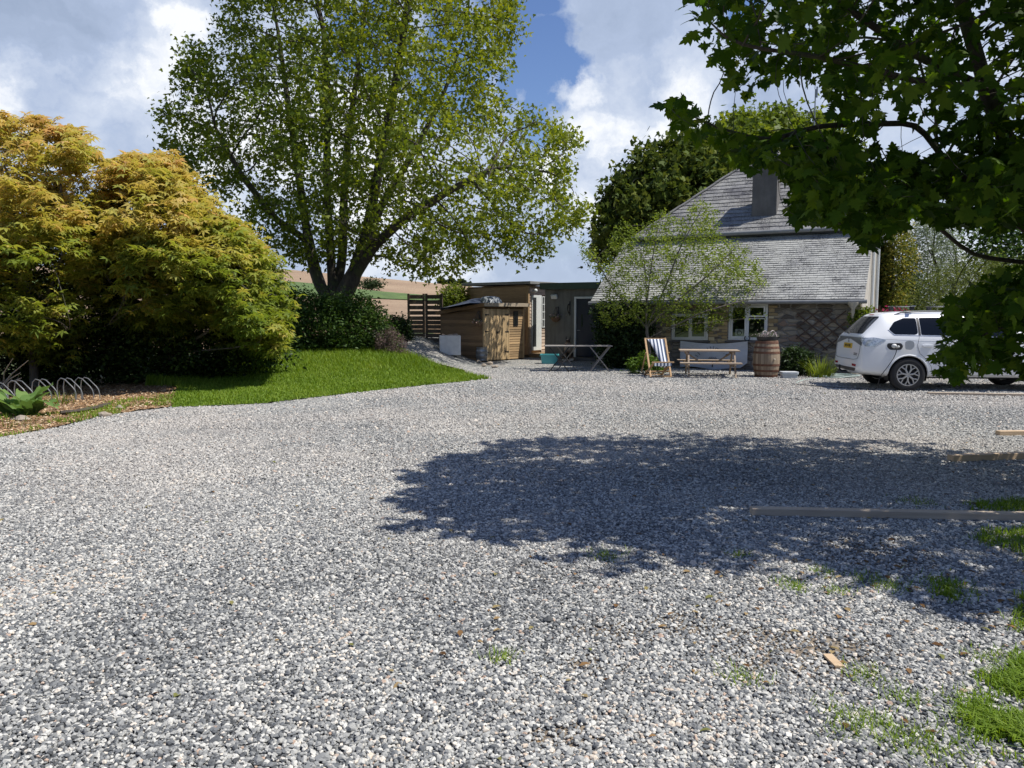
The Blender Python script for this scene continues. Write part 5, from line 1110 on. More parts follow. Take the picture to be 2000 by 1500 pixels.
M_rock=mat_render('garden_rock',(.26,.21,.16),(.46,.39,.31),(.12,.10,.08),.5)
for k,(px,py,s,lab) in enumerate([(935,708,(.07,.06,.06),'small pale rock just left of the beer cask'),(956,712,(.13,.09,.06),'flat tan rock lowest in the trail below the cask'),(966,718,(.10,.07,.05),'pinkish rock furthest onto the open gravel'),(945,715,(.09,.07,.05),'brown rock in the middle of the trail below the cask')]):
    rock(G(px,py,.02),s,lab,k,M_rock,grp='rocks by the cask')
rock((-3.42,22.2,.47),(.17,.14,.15),'pale boulder at the top end of the timber edging',11,M_rock,name='boulder'); rock((-3.15,21.7,.42),(.12,.12,.10),'brown stone beside the pale boulder on the timber edging',13,M_rock,name='boulder')
for k,(a,b,lab) in enumerate([((-1.22,19.58),(-2.0,20.18),'low end timber edging board between lawn and gravel slope'),((-2.02,20.2),(-2.9,21.18),'middle timber edging board between lawn and gravel slope'),((-2.92,21.2),(-3.5,22.5),'top timber edging board beside the pale boulder')]):
    za,zb=Hf(*a),Hf(*b); m=MB(); m.bar((0,0,.06),(b[0]-a[0],b[1]-a[1],zb-za+.06),.045,.17); o=m.build('edging_board',wood('edging_wood',(.09,.06,.04),(.17,.12,.08),'x'),None,bevel=.006); o.location=(a[0],a[1],za); tag(o,lab,'edging','timber edging of the slope')
# ------------------------------------------------------------------ teal tub
g=G(1074,711); e=empty('storage_tub',g+Vector((0,.2,0)),R(-4),'turquoise plastic storage tub on the gravel behind the trestle table legs','tub')
mt=plain('turquoise_plastic',(.10,.42,.43),.4,var=.05,bump=0)
m=MB(); w_,d_,h_=.50,.36,.30
def rrect(w,d,r=.05,n=4):
    p=[]
    for cx,cy,a0 in ((w/2-r,d/2-r,0),(-w/2+r,d/2-r,90),(-w/2+r,-d/2+r,180),(w/2-r,-d/2+r,270)):
        for i in range(n+1): a=R(a0+90*i/n); p.append((cx+r*math.cos(a),cy+r*math.sin(a)))
    return p
def tubmesh(mb,w,d,h,t=.012,fl=1.12,rim=.02):
    rings=[(rrect(w,d),0),(rrect(w*fl,d*fl),h),(rrect(w*fl+2*rim,d*fl+2*rim),h),(rrect(w*fl+2*rim,d*fl+2*rim),h-.03),(rrect(w*fl+2*rim-.01,d*fl+2*rim-.01),h-.03),(rrect(w*fl+2*rim-.01,d*fl+2*rim-.01),h+.004),(rrect(w*fl-t,d*fl-t),h+.004),(rrect(w-t,d-t),.012)]
    n=len(rings[0][0]); vs=[(x,y,z) for r,z in rings for x,y in r]; fs=[(i*n+j,i*n+(j+1)%n,(i+1)*n+(j+1)%n,(i+1)*n+j) for i in range(len(rings)-1) for j in range(n)]
    fs+= [tuple(range(n-1,-1,-1)),tuple((len(rings)-1)*n+j for j in range(n))]; mb.add(vs,fs)
tubmesh(m,w_,d_,h_); m.build('tub_body',mt,e,smooth=True)
for s in (-1,1): m=MB(); m.box((s*.30,0,h_-.05),(.03,.12,.05)); m.build('handle',mt,e,bevel=.005)
# ------------------------------------------------------------------ trestle table
e=empty('trestle_table',G(1130,727),0,'weathered folding table on crossed legs in front of the dark door','table')
O=Vector(e.location); tl=P(1064,676,21.0); tr=P(1196,677,20.9); grey_w=wood('grey_wood',(.20,.18,.16),(.36,.33,.30),'x')
m=MB(); zt_=.71; m.box(((tl.x+tr.x)/2-O.x,.25,zt_),(tr.x-tl.x,.56,.028)); 
m.build('tabletop',grey_w,e,bevel=.006)
def xl(x,mat,yy): 
    for s in (1,-1):
        m=MB(); m.bar((x-s*.27,yy+.008*s,.012),(x+s*.27,yy+.008*s,zt_-.02),.03,.022,up=(0,1,0)); m.build('leg',mat,e)
dk=plain('black_leg_metal',(.02,.02,.02),.5)
xa=P(1092,700,20.9).x-O.x; xb=P(1172,700,20.9).x-O.x
xl(xa,dk,.02); xl(xa+.24,grey_w,.48); xl(xb,grey_w,.02); xl(xb+.03,grey_w,.48)
for a_,b_,z_ in ((-.27,-.03,.03),(.27,.51,.03),(0,.24,.36)): m=MB(); m.bar((xa+a_,.02,z_),(xa+b_,.48,z_),.018); m.build('stretcher',dk,e)
e=empty('dog',G(1109,706.5),0,'black and tan dog with white paws sitting behind the table','dog')
# continuous skinned body, sitting and facing the yard
bm=bmesh.new(); J=[((0,.16,.20),.155),((0,.08,.36),.15),((0,.0,.50),.125),((0,-.03,.62),.085),((0,-.05,.72),.082),((0,-.14,.70),.045),((0,-.20,.685),.03),
   ((-.07,-.02,.40),.055),((-.075,-.06,.22),.038),((-.075,-.06,.06),.030),((-.075,-.11,.025),.032),((.07,-.02,.40),.055),((.075,-.06,.22),.038),((.075,-.06,.06),.030),((.075,-.11,.025),.032),
   ((-.13,.10,.14),.085),((-.15,-.04,.10),.05),((-.14,-.10,.03),.032),((.13,.10,.14),.085),((.15,-.04,.10),.05),((.14,-.10,.03),.032),((.05,.32,.06),.04),((.2,.42,.04),.025)]
E=[(0,1),(1,2),(2,3),(3,4),(4,5),(5,6),(2,7),(7,8),(8,9),(9,10),(2,11),(11,12),(12,13),(13,14),(0,15),(15,16),(16,17),(0,18),(18,19),(19,20),(0,21),(21,22)]
me=bpy.data.meshes.new('fur'); sk=bm.verts.layers.skin.verify(); vs=[bm.verts.new(p) for p,_ in J]; [bm.edges.new((vs[a],vs[b])) for a,b in E]
for v,(p,r) in zip(vs,J): v[sk].radius=(r,r)
vs[0][sk].use_root=True; bm.to_mesh(me); bm.free(); o=bpy.data.objects.new('body',me); link(o,e); s_=o.modifiers.new('skin','SKIN'); s_.use_smooth_shade=True; ss_=o.modifiers.new('sub','SUBSURF'); ss_.levels=2; ss_.render_levels=2
t=NT('dog_coat'); g=t.coord('Object'); sp=t.sep(g); zf=t.ramp(sp[2],[(.03,(.62,.58,.50)),(.10,(.50,.42,.30)),(.13,(.16,.09,.045)),(.32,(.13,.08,.045)),(.45,(.42,.33,.24)),(.60,(.40,.28,.20)),(.68,(.05,.03,.022)),(.8,(.02,.016,.014))])
fr=t.ramp(sp[1],[(.0,1),(.02,0)]); fr2=t.ramp(t.math('ADD',sp[1],.5),[(.46,1),(.52,0)]); c=t.mix(fr2,(.028,.02,.016),zf); t.bump(t.noise(t.coord('Object',(30,30,8)),5,3),.5,.01); me.materials.append(t.fin(c,.85))
for s in (1,-1):
    m=MB(); m.add([(s*.035,-.03,.76),(s*.085,-.03,.74),(s*.068,-.05,.87),(s*.045,.02,.76),(s*.08,.01,.74)],[(0,1,2),(0,2,3),(1,4,2),(3,2,4),(0,3,4,1)]); m.build('ear',M_black,e)
    m=MB(); m.ell((s*.034,-.125,.735),(.011,.008,.011),8,6); m.build('eye',M_black,e,smooth=True)
m=MB(); m.ell((0,-.226,.69),(.017,.012,.013),8,6); m.build('nose',M_black,e,smooth=True)
m=MB(); m.tube([(.095*math.cos(a),-.03+.095*math.sin(a),.575+.02*math.sin(a)) for a in [i*2*math.pi/20 for i in range(20)]],.014,6,closed=True); m.build('collar',plain('dark_red_collar',(.20,.03,.03),.7),e)
# ------------------------------------------------------------------ deck chair
e=empty('deck_chair',G(1284,736.5),R(6),'wooden deck chair with blue and white striped canvas beside the picnic bench','deck chair')
wd=wood('pale_varnish',(.40,.24,.11),(.60,.40,.22),'z',weather=.1,scale=.7)
hw=.26
def pair(a,b,w=.032,h=.045,x=hw):
    for s in (-1,1): m=MB(); m.bar((s*x,a[0],a[1]),(s*x,b[0],b[1]),w,h,up=(1,0,0)); m.build('frame_rail',wd,e,bevel=.004)
pair((-.30,.02),(.26,.97)); pair((-.45,.40),(.40,.02),x=hw-.04); pair((.02,.62),(.42,.10),x=hw+.035,w=.02,h=.03)
for y,z in ((.25,.955),(-.44,.40),(-.29,.035),(-.12,.15),(.40,.03),(.10,.14)): m=MB(); m.bar((-hw-.02,y,z),(hw+.02,y,z),.032,.032); m.build('cross_rail',wd,e,bevel=.004)
m=MB(); m.bar((.02,-.32,.03),(hw-.03,-.32,.03),.03,.06); m.build('foot_board',wd,e)
t=NT('striped_canvas'); g=t.coord('Object'); x=t.sep(g)[0]; fr=t.math('FRACT',t.math('MULTIPLY',t.math('ADD',x,1.0),11.4)); msk=t.ramp(fr,[(0,0),(.5,1)],'CONSTANT'); c=t.mix(msk,(.68,.70,.74),(.045,.07,.13)); 
thin=t.ramp(fr,[(0,0),(.20,1),(.26,0)],'CONSTANT'); c=t.mix(t.math('MULTIPLY',thin,.0),c,(.2,.28,.42)); t.bump(t.noise(g,60,2),.2,.004); M_canvas=t.fin(c,.85)
prof=[(.25,.965),(.16,.80),(.07,.62),(-.02,.46),(-.10,.34),(-.20,.27),(-.30,.28),(-.38,.33),(-.44,.40)]
V=[];Q=[];nu=14;nv=32
def pr(t_):
    k=t_*(len(prof)-1); i=min(int(k),len(prof)-2); f=k-i; f2=f; return (prof[i][0]*(1-f2)+prof[i+1][0]*f2,prof[i][1]*(1-f2)+prof[i+1][1]*f2)
for j in range(nv+1):
    for i in range(nu+1):
        u,v=i/nu,j/nv; y,z=pr(v); tw=math.sin(math.pi*v); x=(-hw+.035)+(2*hw-.07)*u; x+=tw*(.24*(1-u)**1.1+.01); y+=-.05*tw*math.sin(u*math.pi); V.append((x,y-.03*math.sin(3.1*u)*tw,z+.015*math.sin(6*u+4*v)*tw))
for j in range(nv):
    for i in range(nu): a=j*(nu+1)+i; Q.append((a,a+1,a+nu+2,a+nu+1))
o=np_obj('canvas_seat',np.array(V),np.array(Q),M_canvas,e,smooth=True); sd=o.modifiers.new('s','SOLIDIFY'); sd.thickness=.004
m=MB(); m.box((0,-.452,.355),(2*hw-.07,.006,.09)); m.build('canvas_flap',M_canvas,e)
# ------------------------------------------------------------------ picnic bench
gc=G(1383,735.5); e=empty('picnic_table',gc,R(-9),'weathered wooden picnic bench with attached seats in front of the banner','picnic table')
wt_=wood('picnic_wood',(.30,.22,.15),(.50,.39,.28),'x',weather=.35); L_=1.46
m=MB(); 
for k in range(5): m.tint=rb.random(); m.box((0,-.26+k*.13,.665),(L_,.122,.035))
m.build('tabletop',wt_,e,bevel=.004)
for s in (-1,1):
    m=MB()
    for k in range(2): m.tint=rb.random(); m.box((0,s*(.60+k*.0)-.065+.13*k,.375),(L_+.02,.122,.035))
    m.build('seat',wt_,e,bevel=.004)
for x in (-.56,.56):
    m=MB(); m.bar((x,-.70,.32),(x,.70,.32),.04,.085,up=(0,0,1)); m.bar((x,-.32,.61),(x,.32,.61),.04,.07); m.build('cross_beam',wt_,e,bevel=.004)
    for s in (-1,1): m=MB(); m.bar((x+.042,s*.62,.0),(x+.042,s*.22,.645),.04,.08,up=(0,1,0)); m.build('leg',wt_,e,bevel=.004)
    m=MB(); m.bar((x*.92,0,.58),(x*.30,0,.34),.04,.06,up=(0,1,0)); m.build('brace',wt_,e,bevel=.003)
# ------------------------------------------------------------------ whisky barrel with planted bowl
gb=G(1503,738.5); e=empty('oak_barrel',gb+Vector((0,.28,0)),R(20),'old oak barrel with rusty hoops standing between the picnic bench and the car','barrel')
prb=lambda z:.262+.063*math.sin(math.pi*(z/.92))
t=NT('barrel_oak'); g=t.coord('Object'); s=t.sep(g); an=t.n('Math'); an.operation='ARCTAN2'; t.l(s[1],an.inputs[0]); t.l(s[0],an.inputs[1]); a_=t.math('MULTIPLY',an.outputs[0],26/6.2832); fl=t.math('FLOOR',a_); fr=t.math('FRACT',t.math('ADD',a_,50)); wn=t.n('TexWhiteNoise'); wn.noise_dimensions='1D'; t.l(fl,wn.inputs['W'])
c=t.ramp(wn.outputs['Value'],[(0,(.20,.14,.09)),(1,(.40,.31,.21))]); c=t.mix(.6,c,t.ramp(t.noise(t.coord('Object',(20,20,2)),3,5),[(.3,.65),(.7,1.15)]),'MULTIPLY'); jn=t.ramp(fr,[(0,1),(.05,0),(.95,0),(1,1)]); c=t.mix(jn,c,(.03,.02,.015)); t.bump(jn,-.5 if 0 else .4,.006); M_oak=t.fin(c,.8)
m=MB(); m.lathe([(prb(0)-.02,.0),(prb(0),.0)]+[(prb(z),z) for z in [i*.92/16 for i in range(1,17)]]+[(prb(.92)-.02,.92),(prb(.92)-.022,.89),(.01,.89)],(0,0,0),40); m.build('staves',M_oak,e,smooth=True)
rust=plain('rusty_hoop',(.16,.075,.045),.75,.3,var=.35,scale=12)
for z0,z1 in ((.01,.07),(.15,.20),(.29,.345),(.60,.655),(.73,.78),(.85,.915)):
    m=MB(); m.lathe([(prb(z0)+.001,z0),(prb(z0)+.006,z0),(prb(z1)+.006,z1),(prb(z1)+.001,z1)],(0,0,0),40); m.build('hoop',rust,e,smooth=True)
m=MB(); m.tube([(-.02,-prb(.5)+.01,.47),(-.02,-prb(.5)-.03,.47)],.022,10); o=m.build('bung',plain('pale_bung',(.5,.42,.32),.8),e)
e=empty('flower_bowl',gb+Vector((-.0,.28,.92)),0,'black bowl of heather with two pale wicker hoops on top of the barrel','planter')
m=MB(); m.lathe([(.20,0),(.24,.02),(.255,.10),(.245,.10),(.22,.03),(.01,.03)],(0,0,0),24); m.build('bowl',M_black,e,smooth=True)
m=MB(); m.lathe([(.01,.085),(.235,.085),(.235,.09),(.01,.092)],(0,0,0),20); m.build('soil',mat_soil(),e)
m=MB(); [m.tube([(x0+.09*math.cos(a),.02*math.sin(2*a),.09+h*math.sin(a)) for a in [math.pi*i/12 for i in range(13)]],.011,6) for x0,h in ((-.06,.15),(.14,.16))]; m.build('wicker_hoop',plain('white_wicker',(.60,.50,.46),.7,var=.2),e,smooth=True)
c=RNG.normal(size=(700,3))*[.105,.10,.035]+[0,0,.135]; M_hea=leafmat('heather',[(.1,(.03,.07,.02)),(.5,(.08,.13,.05)),(.6,(.50,.38,.42)),(.95,(.66,.60,.62))]); leaves(c,.035,lf_blade(.4),'heather_sprigs',M_hea,e,RNG,up=.1,droop=-.9)
# clear plastic tray
g=G(1545,740); e=empty('plastic_box',g+Vector((0,.15,0)),R(-3),'clear plastic storage box with a white lid on the ground beside the barrel','box')
m=MB(); tubmesh(m,.36,.26,.14,rim=.014,fl=1.05); m.build('box_body',plain('cloudy_plastic',(.50,.54,.57),.2,var=.1,bump=0),e,smooth=True); m=MB(); m.prism([(a*1.0,b) for a,b in rrect(.40,.30,.04)],.148,.168,'z'); m.build('lid',plain('white_lid',(.70,.73,.75),.3,var=.05),e,bevel=.004)
# cable loops
def cable(name,pts,r,mat,lab,cat='cable',n=6):
    # smooth through the points
    P_=[Vector(p) for p in pts]; out=[]
    for i in range(len(P_)-1):
        p0=P_[max(i-1,0)];p1=P_[i];p2=P_[i+1];p3=P_[min(i+2,len(P_)-1)]
        for k in range(8):
            t_=k/8; out.append(.5*((2*p1)+(-p0+p2)*t_+(2*p0-5*p1+4*p2-p3)*t_*t_+(-p0+3*p1-3*p2+p3)*t_**3))
    out.append(P_[-1]); b=out[0].copy(); m=MB(); m.tube([p-b for p in out],r,n); o=m.build(name,mat,None,smooth=True); o.location=b; tag(o,lab,cat); return o
pts=[];cc=G(1640,739)
for k in range(26): a=k*.62; pts.append((cc.x+(.50+.10*math.sin(k))*math.cos(a),cc.y+.25+(.34+.08*math.cos(k*1.7))*math.sin(a),.02+.002*k))
pts+= [tuple(G(1600,737,.02)),tuple(G(1570,742,.015)),tuple(G(1555,748,.015))]
cable('garden_hose',pts,.014,plain('pale_hose',(.36,.44,.40),.5,var=.1),'pale green hose looped on the ground behind the car bumper','hose')
# red flowers behind the car
e=empty('flower_pot',(10.22,20.6,0),0,'tall pot of red flowers at the cottage corner, seen just over the car roof','plant pot')
m=MB(); m.lathe([(.16,0),(.19,.02),(.22,1.35),(.25,1.38),(.25,1.44),(.22,1.44),(.20,1.36),(.01,1.36)],(0,0,0),20); m.build('pot',M_terra,e,smooth=True)
c=RNG.normal(size=(520,3))*[.17,.13,.05]+[0,0,1.64]; leaves(c,.06,lf_simple(.8),'flowers',leafmat('red_flowers',[(.1,(.04,.09,.02)),(.4,(.05,.10,.03)),(.5,(.22,.03,.06)),(.9,(.42,.06,.12)),(1,(.5,.2,.25))]),e,RNG,up=.4,droop=.1)
# small climber on the cottage corner
bush('climber','small yellow green climber at the corner downpipe of the cottage','climber',[(1660,655),(1662,625),(1675,606),(1698,598),(1704,625),(1690,650)],19.9,.2,120,leaf_light,lf_simple(.6),.07,14,RNG,step=.1,sigma=.06,limit=1500,round_=15,kill=.12,rt=.012)
# ------------------------------------------------------------------ bike rack
rk_=empty('bike_rack',tuple(G(95,781)),0,'low steel bike rack of five bent hoops among the bark chippings','bike rack'); O=Vector(rk_.location)
galv=plain('galvanised_tube',(.26,.27,.27),.42,.6,var=.2)
for px,py,sc_ in ((-10,790,1),(28,784,1),(75,781,1),(124,778.5,1),(158,777,1)):
    g=G(px,py,.06)-O; m=MB()
    for dx,dy in ((0,0),(.085,.05)):
        hh=.44; m.tube([(g.x-.10+dx,g.y+dy,-.02),(g.x-.105+dx,g.y+dy,hh*.62),(g.x-.085+dx,g.y+dy,hh*.86),(g.x-.03+dx,g.y+dy,hh*.98),(g.x+.04+dx,g.y+dy,hh*.93),(g.x+.17+dx,g.y+dy,hh*.62),(g.x+.215+dx,g.y+dy,hh*.48),(g.x+.235+dx,g.y+dy,hh*.30),(g.x+.235+dx,g.y+dy,-.02)],.0095,8)
    m.build('hoop',galv,rk_,smooth=True)
m=MB(); a=G(-30,793,.02)-O; b=G(168,779,.02)-O; m.bar(a,b,.03,.02); m.bar(a+Vector((.25,.02,0)),b+Vector((.25,.02,0)),.03,.02); m.build('base_rail',galv,rk_)
# burdock with big leaves
def bigleaf(mb,b,d,L,w,droop,rng):
    d=Vector(d).normalized(); sd=d.cross(Vector((0,0,1))).normalized(); n=8; vs=[]
    for i in range(n+1):
        t_=i/n; c=Vector(b)+d*(L*t_)+Vector((0,0,L*(1.15*t_-droop*1.1*t_*t_))); ww=w*math.sin(math.pi*min(1,.06+t_*.94))**.7*(1-.25*t_)
        wv=.03*math.sin(t_*14+rng.random()*2)
        vs+= [c-sd*ww+Vector((0,0,.10*ww+wv)),c,c+sd*ww+Vector((0,0,.10*ww-wv))]
    mb.add(vs,[f for i in range(n) for f in ((i*3,i*3+1,i*3+4,i*3+3),(i*3+1,i*3+2,i*3+5,i*3+4))])
g=G(42,812); e=empty('burdock_plant',g,0,'clump of broad light green dock leaves in front of the bike rack','plant')
leaf_dock=leafmat('dock_leaf',[(.1,(.08,.15,.035)),(.6,(.15,.25,.07)),(.95,(.24,.34,.12))],trans=.35,rough=.45,nscale=6)
rd=random.Random(5)
for k in range(26):
    a=rd.uniform(0,6.28); L=rd.uniform(.30,.62); m=MB(); m.tint=rd.random(); bigleaf(m,(rd.uniform(-.22,.22),rd.uniform(-.12,.15),.02),(math.cos(a),math.sin(a)*.8,0),L,rd.uniform(.07,.125),rd.uniform(.25,.85),rd); m.build('leaf',leaf_dock,e,smooth=True)
tuft('weed_clump','light green weeds growing through the bike rack','weed',tuple(G(118,790)),60,.26,leaf_light,RNG,.008,.5,.6)
tuft('weed_clump','small green weeds between dock leaves and gravel edge','weed',tuple(G(15,832)),60,.16,leaf_light,RNG,.008,.9,.8)
e=empty('dead_plant',tuple(G(-12,770)),0,'bare pale stems slanting up beside the bike rack','plant')
for k,(px,py) in enumerate(((55,704),(40,728),(42,738),(25,700))):
    m=MB(); q=P(px,py,14.6)-Vector(e.location); m.tube([(0,.1*k,0),tuple(q*.55+Vector((0,0,.05))),tuple(q)],[.014,.011,.006],6); m.build('stem',plain('pale_stem',(.50,.46,.38),.8),e,smooth=True)
# driftwood length on the bark
pp=[tuple(G(px,py,.05)) for px,py in ((118,806),(150,803),(172,799),(186,797),(205,791),(216,790))]
cable('dead_branch',pp,.035,bark_dark,'dark weathered branch lying on the bark bed in front of the rack','branch')
for k,(px,py,s,lab) in enumerate([(206,815,(.10,.07,.06),'pale stone on the bark edge between dock leaves and dark branch'),(232,800,(.06,.05,.05),'dark small stone on the bark near the lawn'),(40,822,(.14,.08,.05),'broad pale stone at the edge of the bark near the dock leaves')]): rock(G(px,py),s,lab,30+k,M_rock,grp='stones on the bark edge')
# ------------------------------------------------------------------ timbers lying on the gravel
W_t=wood('sawn_timber',(.42,.33,.24),(.60,.49,.37),'x',weather=.3,scale=.8); W_t2=wood('fresh_timber',(.46,.32,.19),(.62,.46,.30),'x',weather=.1,scale=.8)
def timber(p,q,w,h,mat,lab,lift=0):
    p=Vector(p);q=Vector(q); rz=math.atan2(q.y-p.y,q.x-p.x); L=(q-p).length; m=MB(); m.tint=.5; m.box((L/2,0,h/2+.012),(L,w,h)); o=m.build('timber_plank',mat,None,bevel=.004); o.location=p; o.rotation_euler=(0,0,rz); tag(o,lab,'timber','timbers marking the parking spaces'); return o
timber(G(1466,1007),G(2095,1020),.09,.055,W_t,'longest sawn timber, lying right across the tree shadow')
timber(G(1855,903),G(2150,892),.09,.07,W_t2,'shorter timber half in sun and half in tree shadow')
timber(G(1948,852),G(2160,850),.09,.06,W_t2,'pinkish fully sunlit timber end between tree shadow and car')
timber(G(1812,772),G(2260,780),.09,.05,W_t,'timber lying along the gravel below the white car')
# pale scrap of wood, red brick piece
m=MB(); m.box((0,0,.006),(.042,.12,.010)); o=m.build('wood_scrap',W_t2); o.location=G(1628,1293,.012); o.rotation_euler=(.03,0,R(4)); tag(o,'short orange scrap of board half sunk in the near gravel','wood')
# ------------------------------------------------------------------ white estate car
yaw=R(-6); car=empty('parked_car',(7.22,16.65,0),yaw,'white four wheel drive estate car parked beside the cottage with its charging flap open','car')
t=NT('white_car_paint'); t.b.inputs['Coat Weight'].default_value=.7; t.b.inputs['Coat Roughness'].default_value=.06; M_paint=t.fin((.80,.81,.82),.35,0,.5)
M_tint=NT('tinted_glass').fin((.006,.008,.012),.08,0,.28); M_chrome=plain('bright_trim',(.55,.56,.58),.2,.9,var=.03,bump=0); M_tyre=plain('tyre_rubber',(.022,.022,.023),.85,var=.2); M_alloy=plain('alloy_wheel',(.50,.51,.53),.28,.85,var=.04,bump=0)
M_trim=plain('black_trim',(.018,.018,.02),.5,bump=0); M_red=plain('red_lens',(.30,.012,.03),.2,var=.05,bump=0); M_plate=plain('yellow_plate',(.62,.40,.03),.5,var=.03,bump=0)
def mat_lens():
    t=NT('clear_lamp'); g=t.coord('Object'); f=t.noise(g,22,3,.6,.8); c=t.ramp(f,[(.3,(.20,.24,.28)),(.5,(.40,.44,.48)),(.7,(.60,.64,.67))]); t.b.inputs['Coat Weight'].default_value=1; return t.fin(c,.15,.3)
M_lens=mat_lens()
st=[ # x, ztop, half width at roof edge, belt z, belt half width, max half width, bottom z
 (.00,.64,.62,.60,.72,.76,.40),(.05,.70,.66,.64,.78,.83,.36),(.075,1.10,.68,1.02,.80,.86,.34),(.12,1.17,.66,1.08,.82,.875,.33),(.30,1.36,.63,1.12,.84,.89,.31),(.50,1.575,.60,1.14,.85,.90,.29),(.62,1.615,.59,1.15,.855,.90,.28),
 (1.0,1.645,.60,1.14,.86,.90,.26),(1.6,1.66,.61,1.12,.87,.90,.25),(2.2,1.655,.61,1.10,.87,.90,.25),(2.65,1.61,.60,1.08,.87,.90,.25),(3.0,1.42,.62,1.06,.865,.90,.25),(3.35,1.19,.66,1.04,.86,.90,.25),(3.55,1.08,.70,1.00,.85,.90,.26),
 (4.0,1.03,.68,.94,.83,.895,.28),(4.35,.95,.62,.86,.79,.87,.30),(4.55,.84,.55,.74,.70,.80,.33),(4.64,.66,.48,.60,.60,.68,.38)]
def ring(s):
    x,zt,wr,zb,wb,wm,z0=s; h=[(0,zt),(.55*wr,zt-.004),(wr,zt-.028),((wr*.42+wb*.58)+.012,(zt*.45+zb*.55)),(wb,zb),(wm-.008,zb-.10),(wm,min(.66,zb-.14)),(wm-.004,.44 if zb>.7 else (zb+z0)/2),(wm-.05,z0+.02),(wm*.5,z0)]
    return [(x,-y,z) for y,z in h[::-1]]+[(x,y,z) for y,z in h[1:]]
m=MB(); n=len(ring(st[0])); 
for s in st: m.v+=ring(s)
for i in range(len(st)-1):
    for j in range(n): m.f.append([i*n+j,i*n+(j+1)%n,(i+1)*n+(j+1)%n,(i+1)*n+j]); m.t.append(.5); m.mi.append(0)
m.f.append(list(range(n))); m.f.append([(len(st)-1)*n+j for j in range(n-1,-1,-1)]); m.t+=[.5,.5]; m.mi+=[0,0]
body=m.build('body',M_paint,car,smooth=False); sb=body.modifiers.new('s','SUBSURF'); sb.levels=3; sb.render_levels=3
bpy.context.view_layer.update(); dg=bpy.context.evaluated_depsgraph_get(); bme=bpy.data.meshes.new_from_object(body.evaluated_get(dg)); body.modifiers.clear(); body.data=bme
bmm=bmesh.new(); bmm.from_mesh(bme); bvh=BVHTree.FromBMesh(bmm); bmm.free()
# wheel arches cut out
cb=bmesh.new()
for xw in (.98,3.65):
    for s in (-1,1):
        bmesh.ops.create_cone(cb,cap_ends=True,segments=40,radius1=.385,radius2=.385,depth=.5,matrix=Matrix.Translation((xw,s*.84,.345))@Matrix.Rotation(R(90),4,'X'))
cme=bpy.data.meshes.new('c'); cb.to_mesh(cme); cb.free(); co_=bpy.data.objects.new('c',cme); COL.objects.link(co_); bo=body.modifiers.new('b','BOOLEAN'); co_.parent=car; bo.object=co_; bo.solver='EXACT'
bpy.context.view_layer.update(); b2=bpy.data.meshes.new_from_object(body.evaluated_get(bpy.context.evaluated_depsgraph_get())); body.modifiers.clear(); body.data=b2; bpy.data.objects.remove(co_)
b2.polygons.foreach_set('use_smooth',[True]*len(b2.polygons)); b2.set_sharp_from_angle(angle=R(35)); b2.materials.clear(); b2.materials.append(M_paint)
def rnd(poly,r=.02,k=3):
    out=[];n=len(poly)
    for i in range(n):
        p=Vector(poly[i]);a=Vector(poly[i-1])-p;b=Vector(poly[(i+1)%n])-p; rr=min(r,a.length*.45,b.length*.45); a=p+a.normalized()*rr; b=p+b.normalized()*rr
        for j in range(k+1): t_=j/k; out.append(tuple((a*(1-t_)**2+p*2*t_*(1-t_)+b*t_*t_)))
    return out
def dens(poly,step=.04):
    out=[]
    for i in range(len(poly)):
        a=Vector(poly[i]);b=Vector(poly[(i+1)%len(poly)]); k=max(1,int((b-a).length/step))
        for j in range(k): out.append(tuple(a.lerp(b,j/k)))
    return out
def patch(name,poly,side,mat,parent,off=.004,rings=6,r=.03,th=.008,c0=None):
    """panel that follows the body skin. side: 'R','L' poly=(x,z); 'B' (rear) poly=(y,z); 'F' front"""
    pl=dens(rnd(poly,r)); c=Vector(c0) if c0 else sum((Vector(p) for p in pl),Vector((0,0)))/len(pl)
    def hit(a,b):
        if side in 'RL': s=-1 if side=='R' else 1; o=Vector((a,s*2,b)); d=Vector((0,-s,0))
        elif side=='T': o=Vector((a,b,3)); d=Vector((0,0,-1))
        else: s=-1 if side=='B' else 1; o=Vector((s*3+2.3,a,b)); d=Vector((-s,0,0))
        l,nn,i,ds=bvh.ray_cast(o,d)
        if l is None: return None
        if nn.dot(d)>0: nn=-nn
        return l,nn
    vs=[];ok=True; last=None
    for k in range(rings,-1,-1):
        f=k/rings
        for p in (pl if k else [tuple(c)]):
            q=c+(Vector(p)-c)*f; h=hit(q.x,q.y)
            if h is None: h=last or (Vector((0,0,0)),Vector((0,0,1)))
            last=h; vs.append(h[0]+h[1]*off)
    n=len(pl); fs=[(k*n+j,k*n+(j+1)%n,(k+1)*n+(j+1)%n,(k+1)*n+j) for k in range(rings-1) for j in range(n)]
    fs+=[((rings-1)*n+j,(rings-1)*n+(j+1)%n,rings*n) for j in range(n)]
    b=len(vs); edge=[]
    for p in pl:
        h=hit(*p) or last; edge.append(h[0]-h[1]*th)
    vs+=edge; fs+=[(j,(j+1)%n,b+(j+1)%n,b+j) for j in range(n)]
    m=MB(); m.add(vs,fs); return m.build(name,mat,parent,smooth=True)
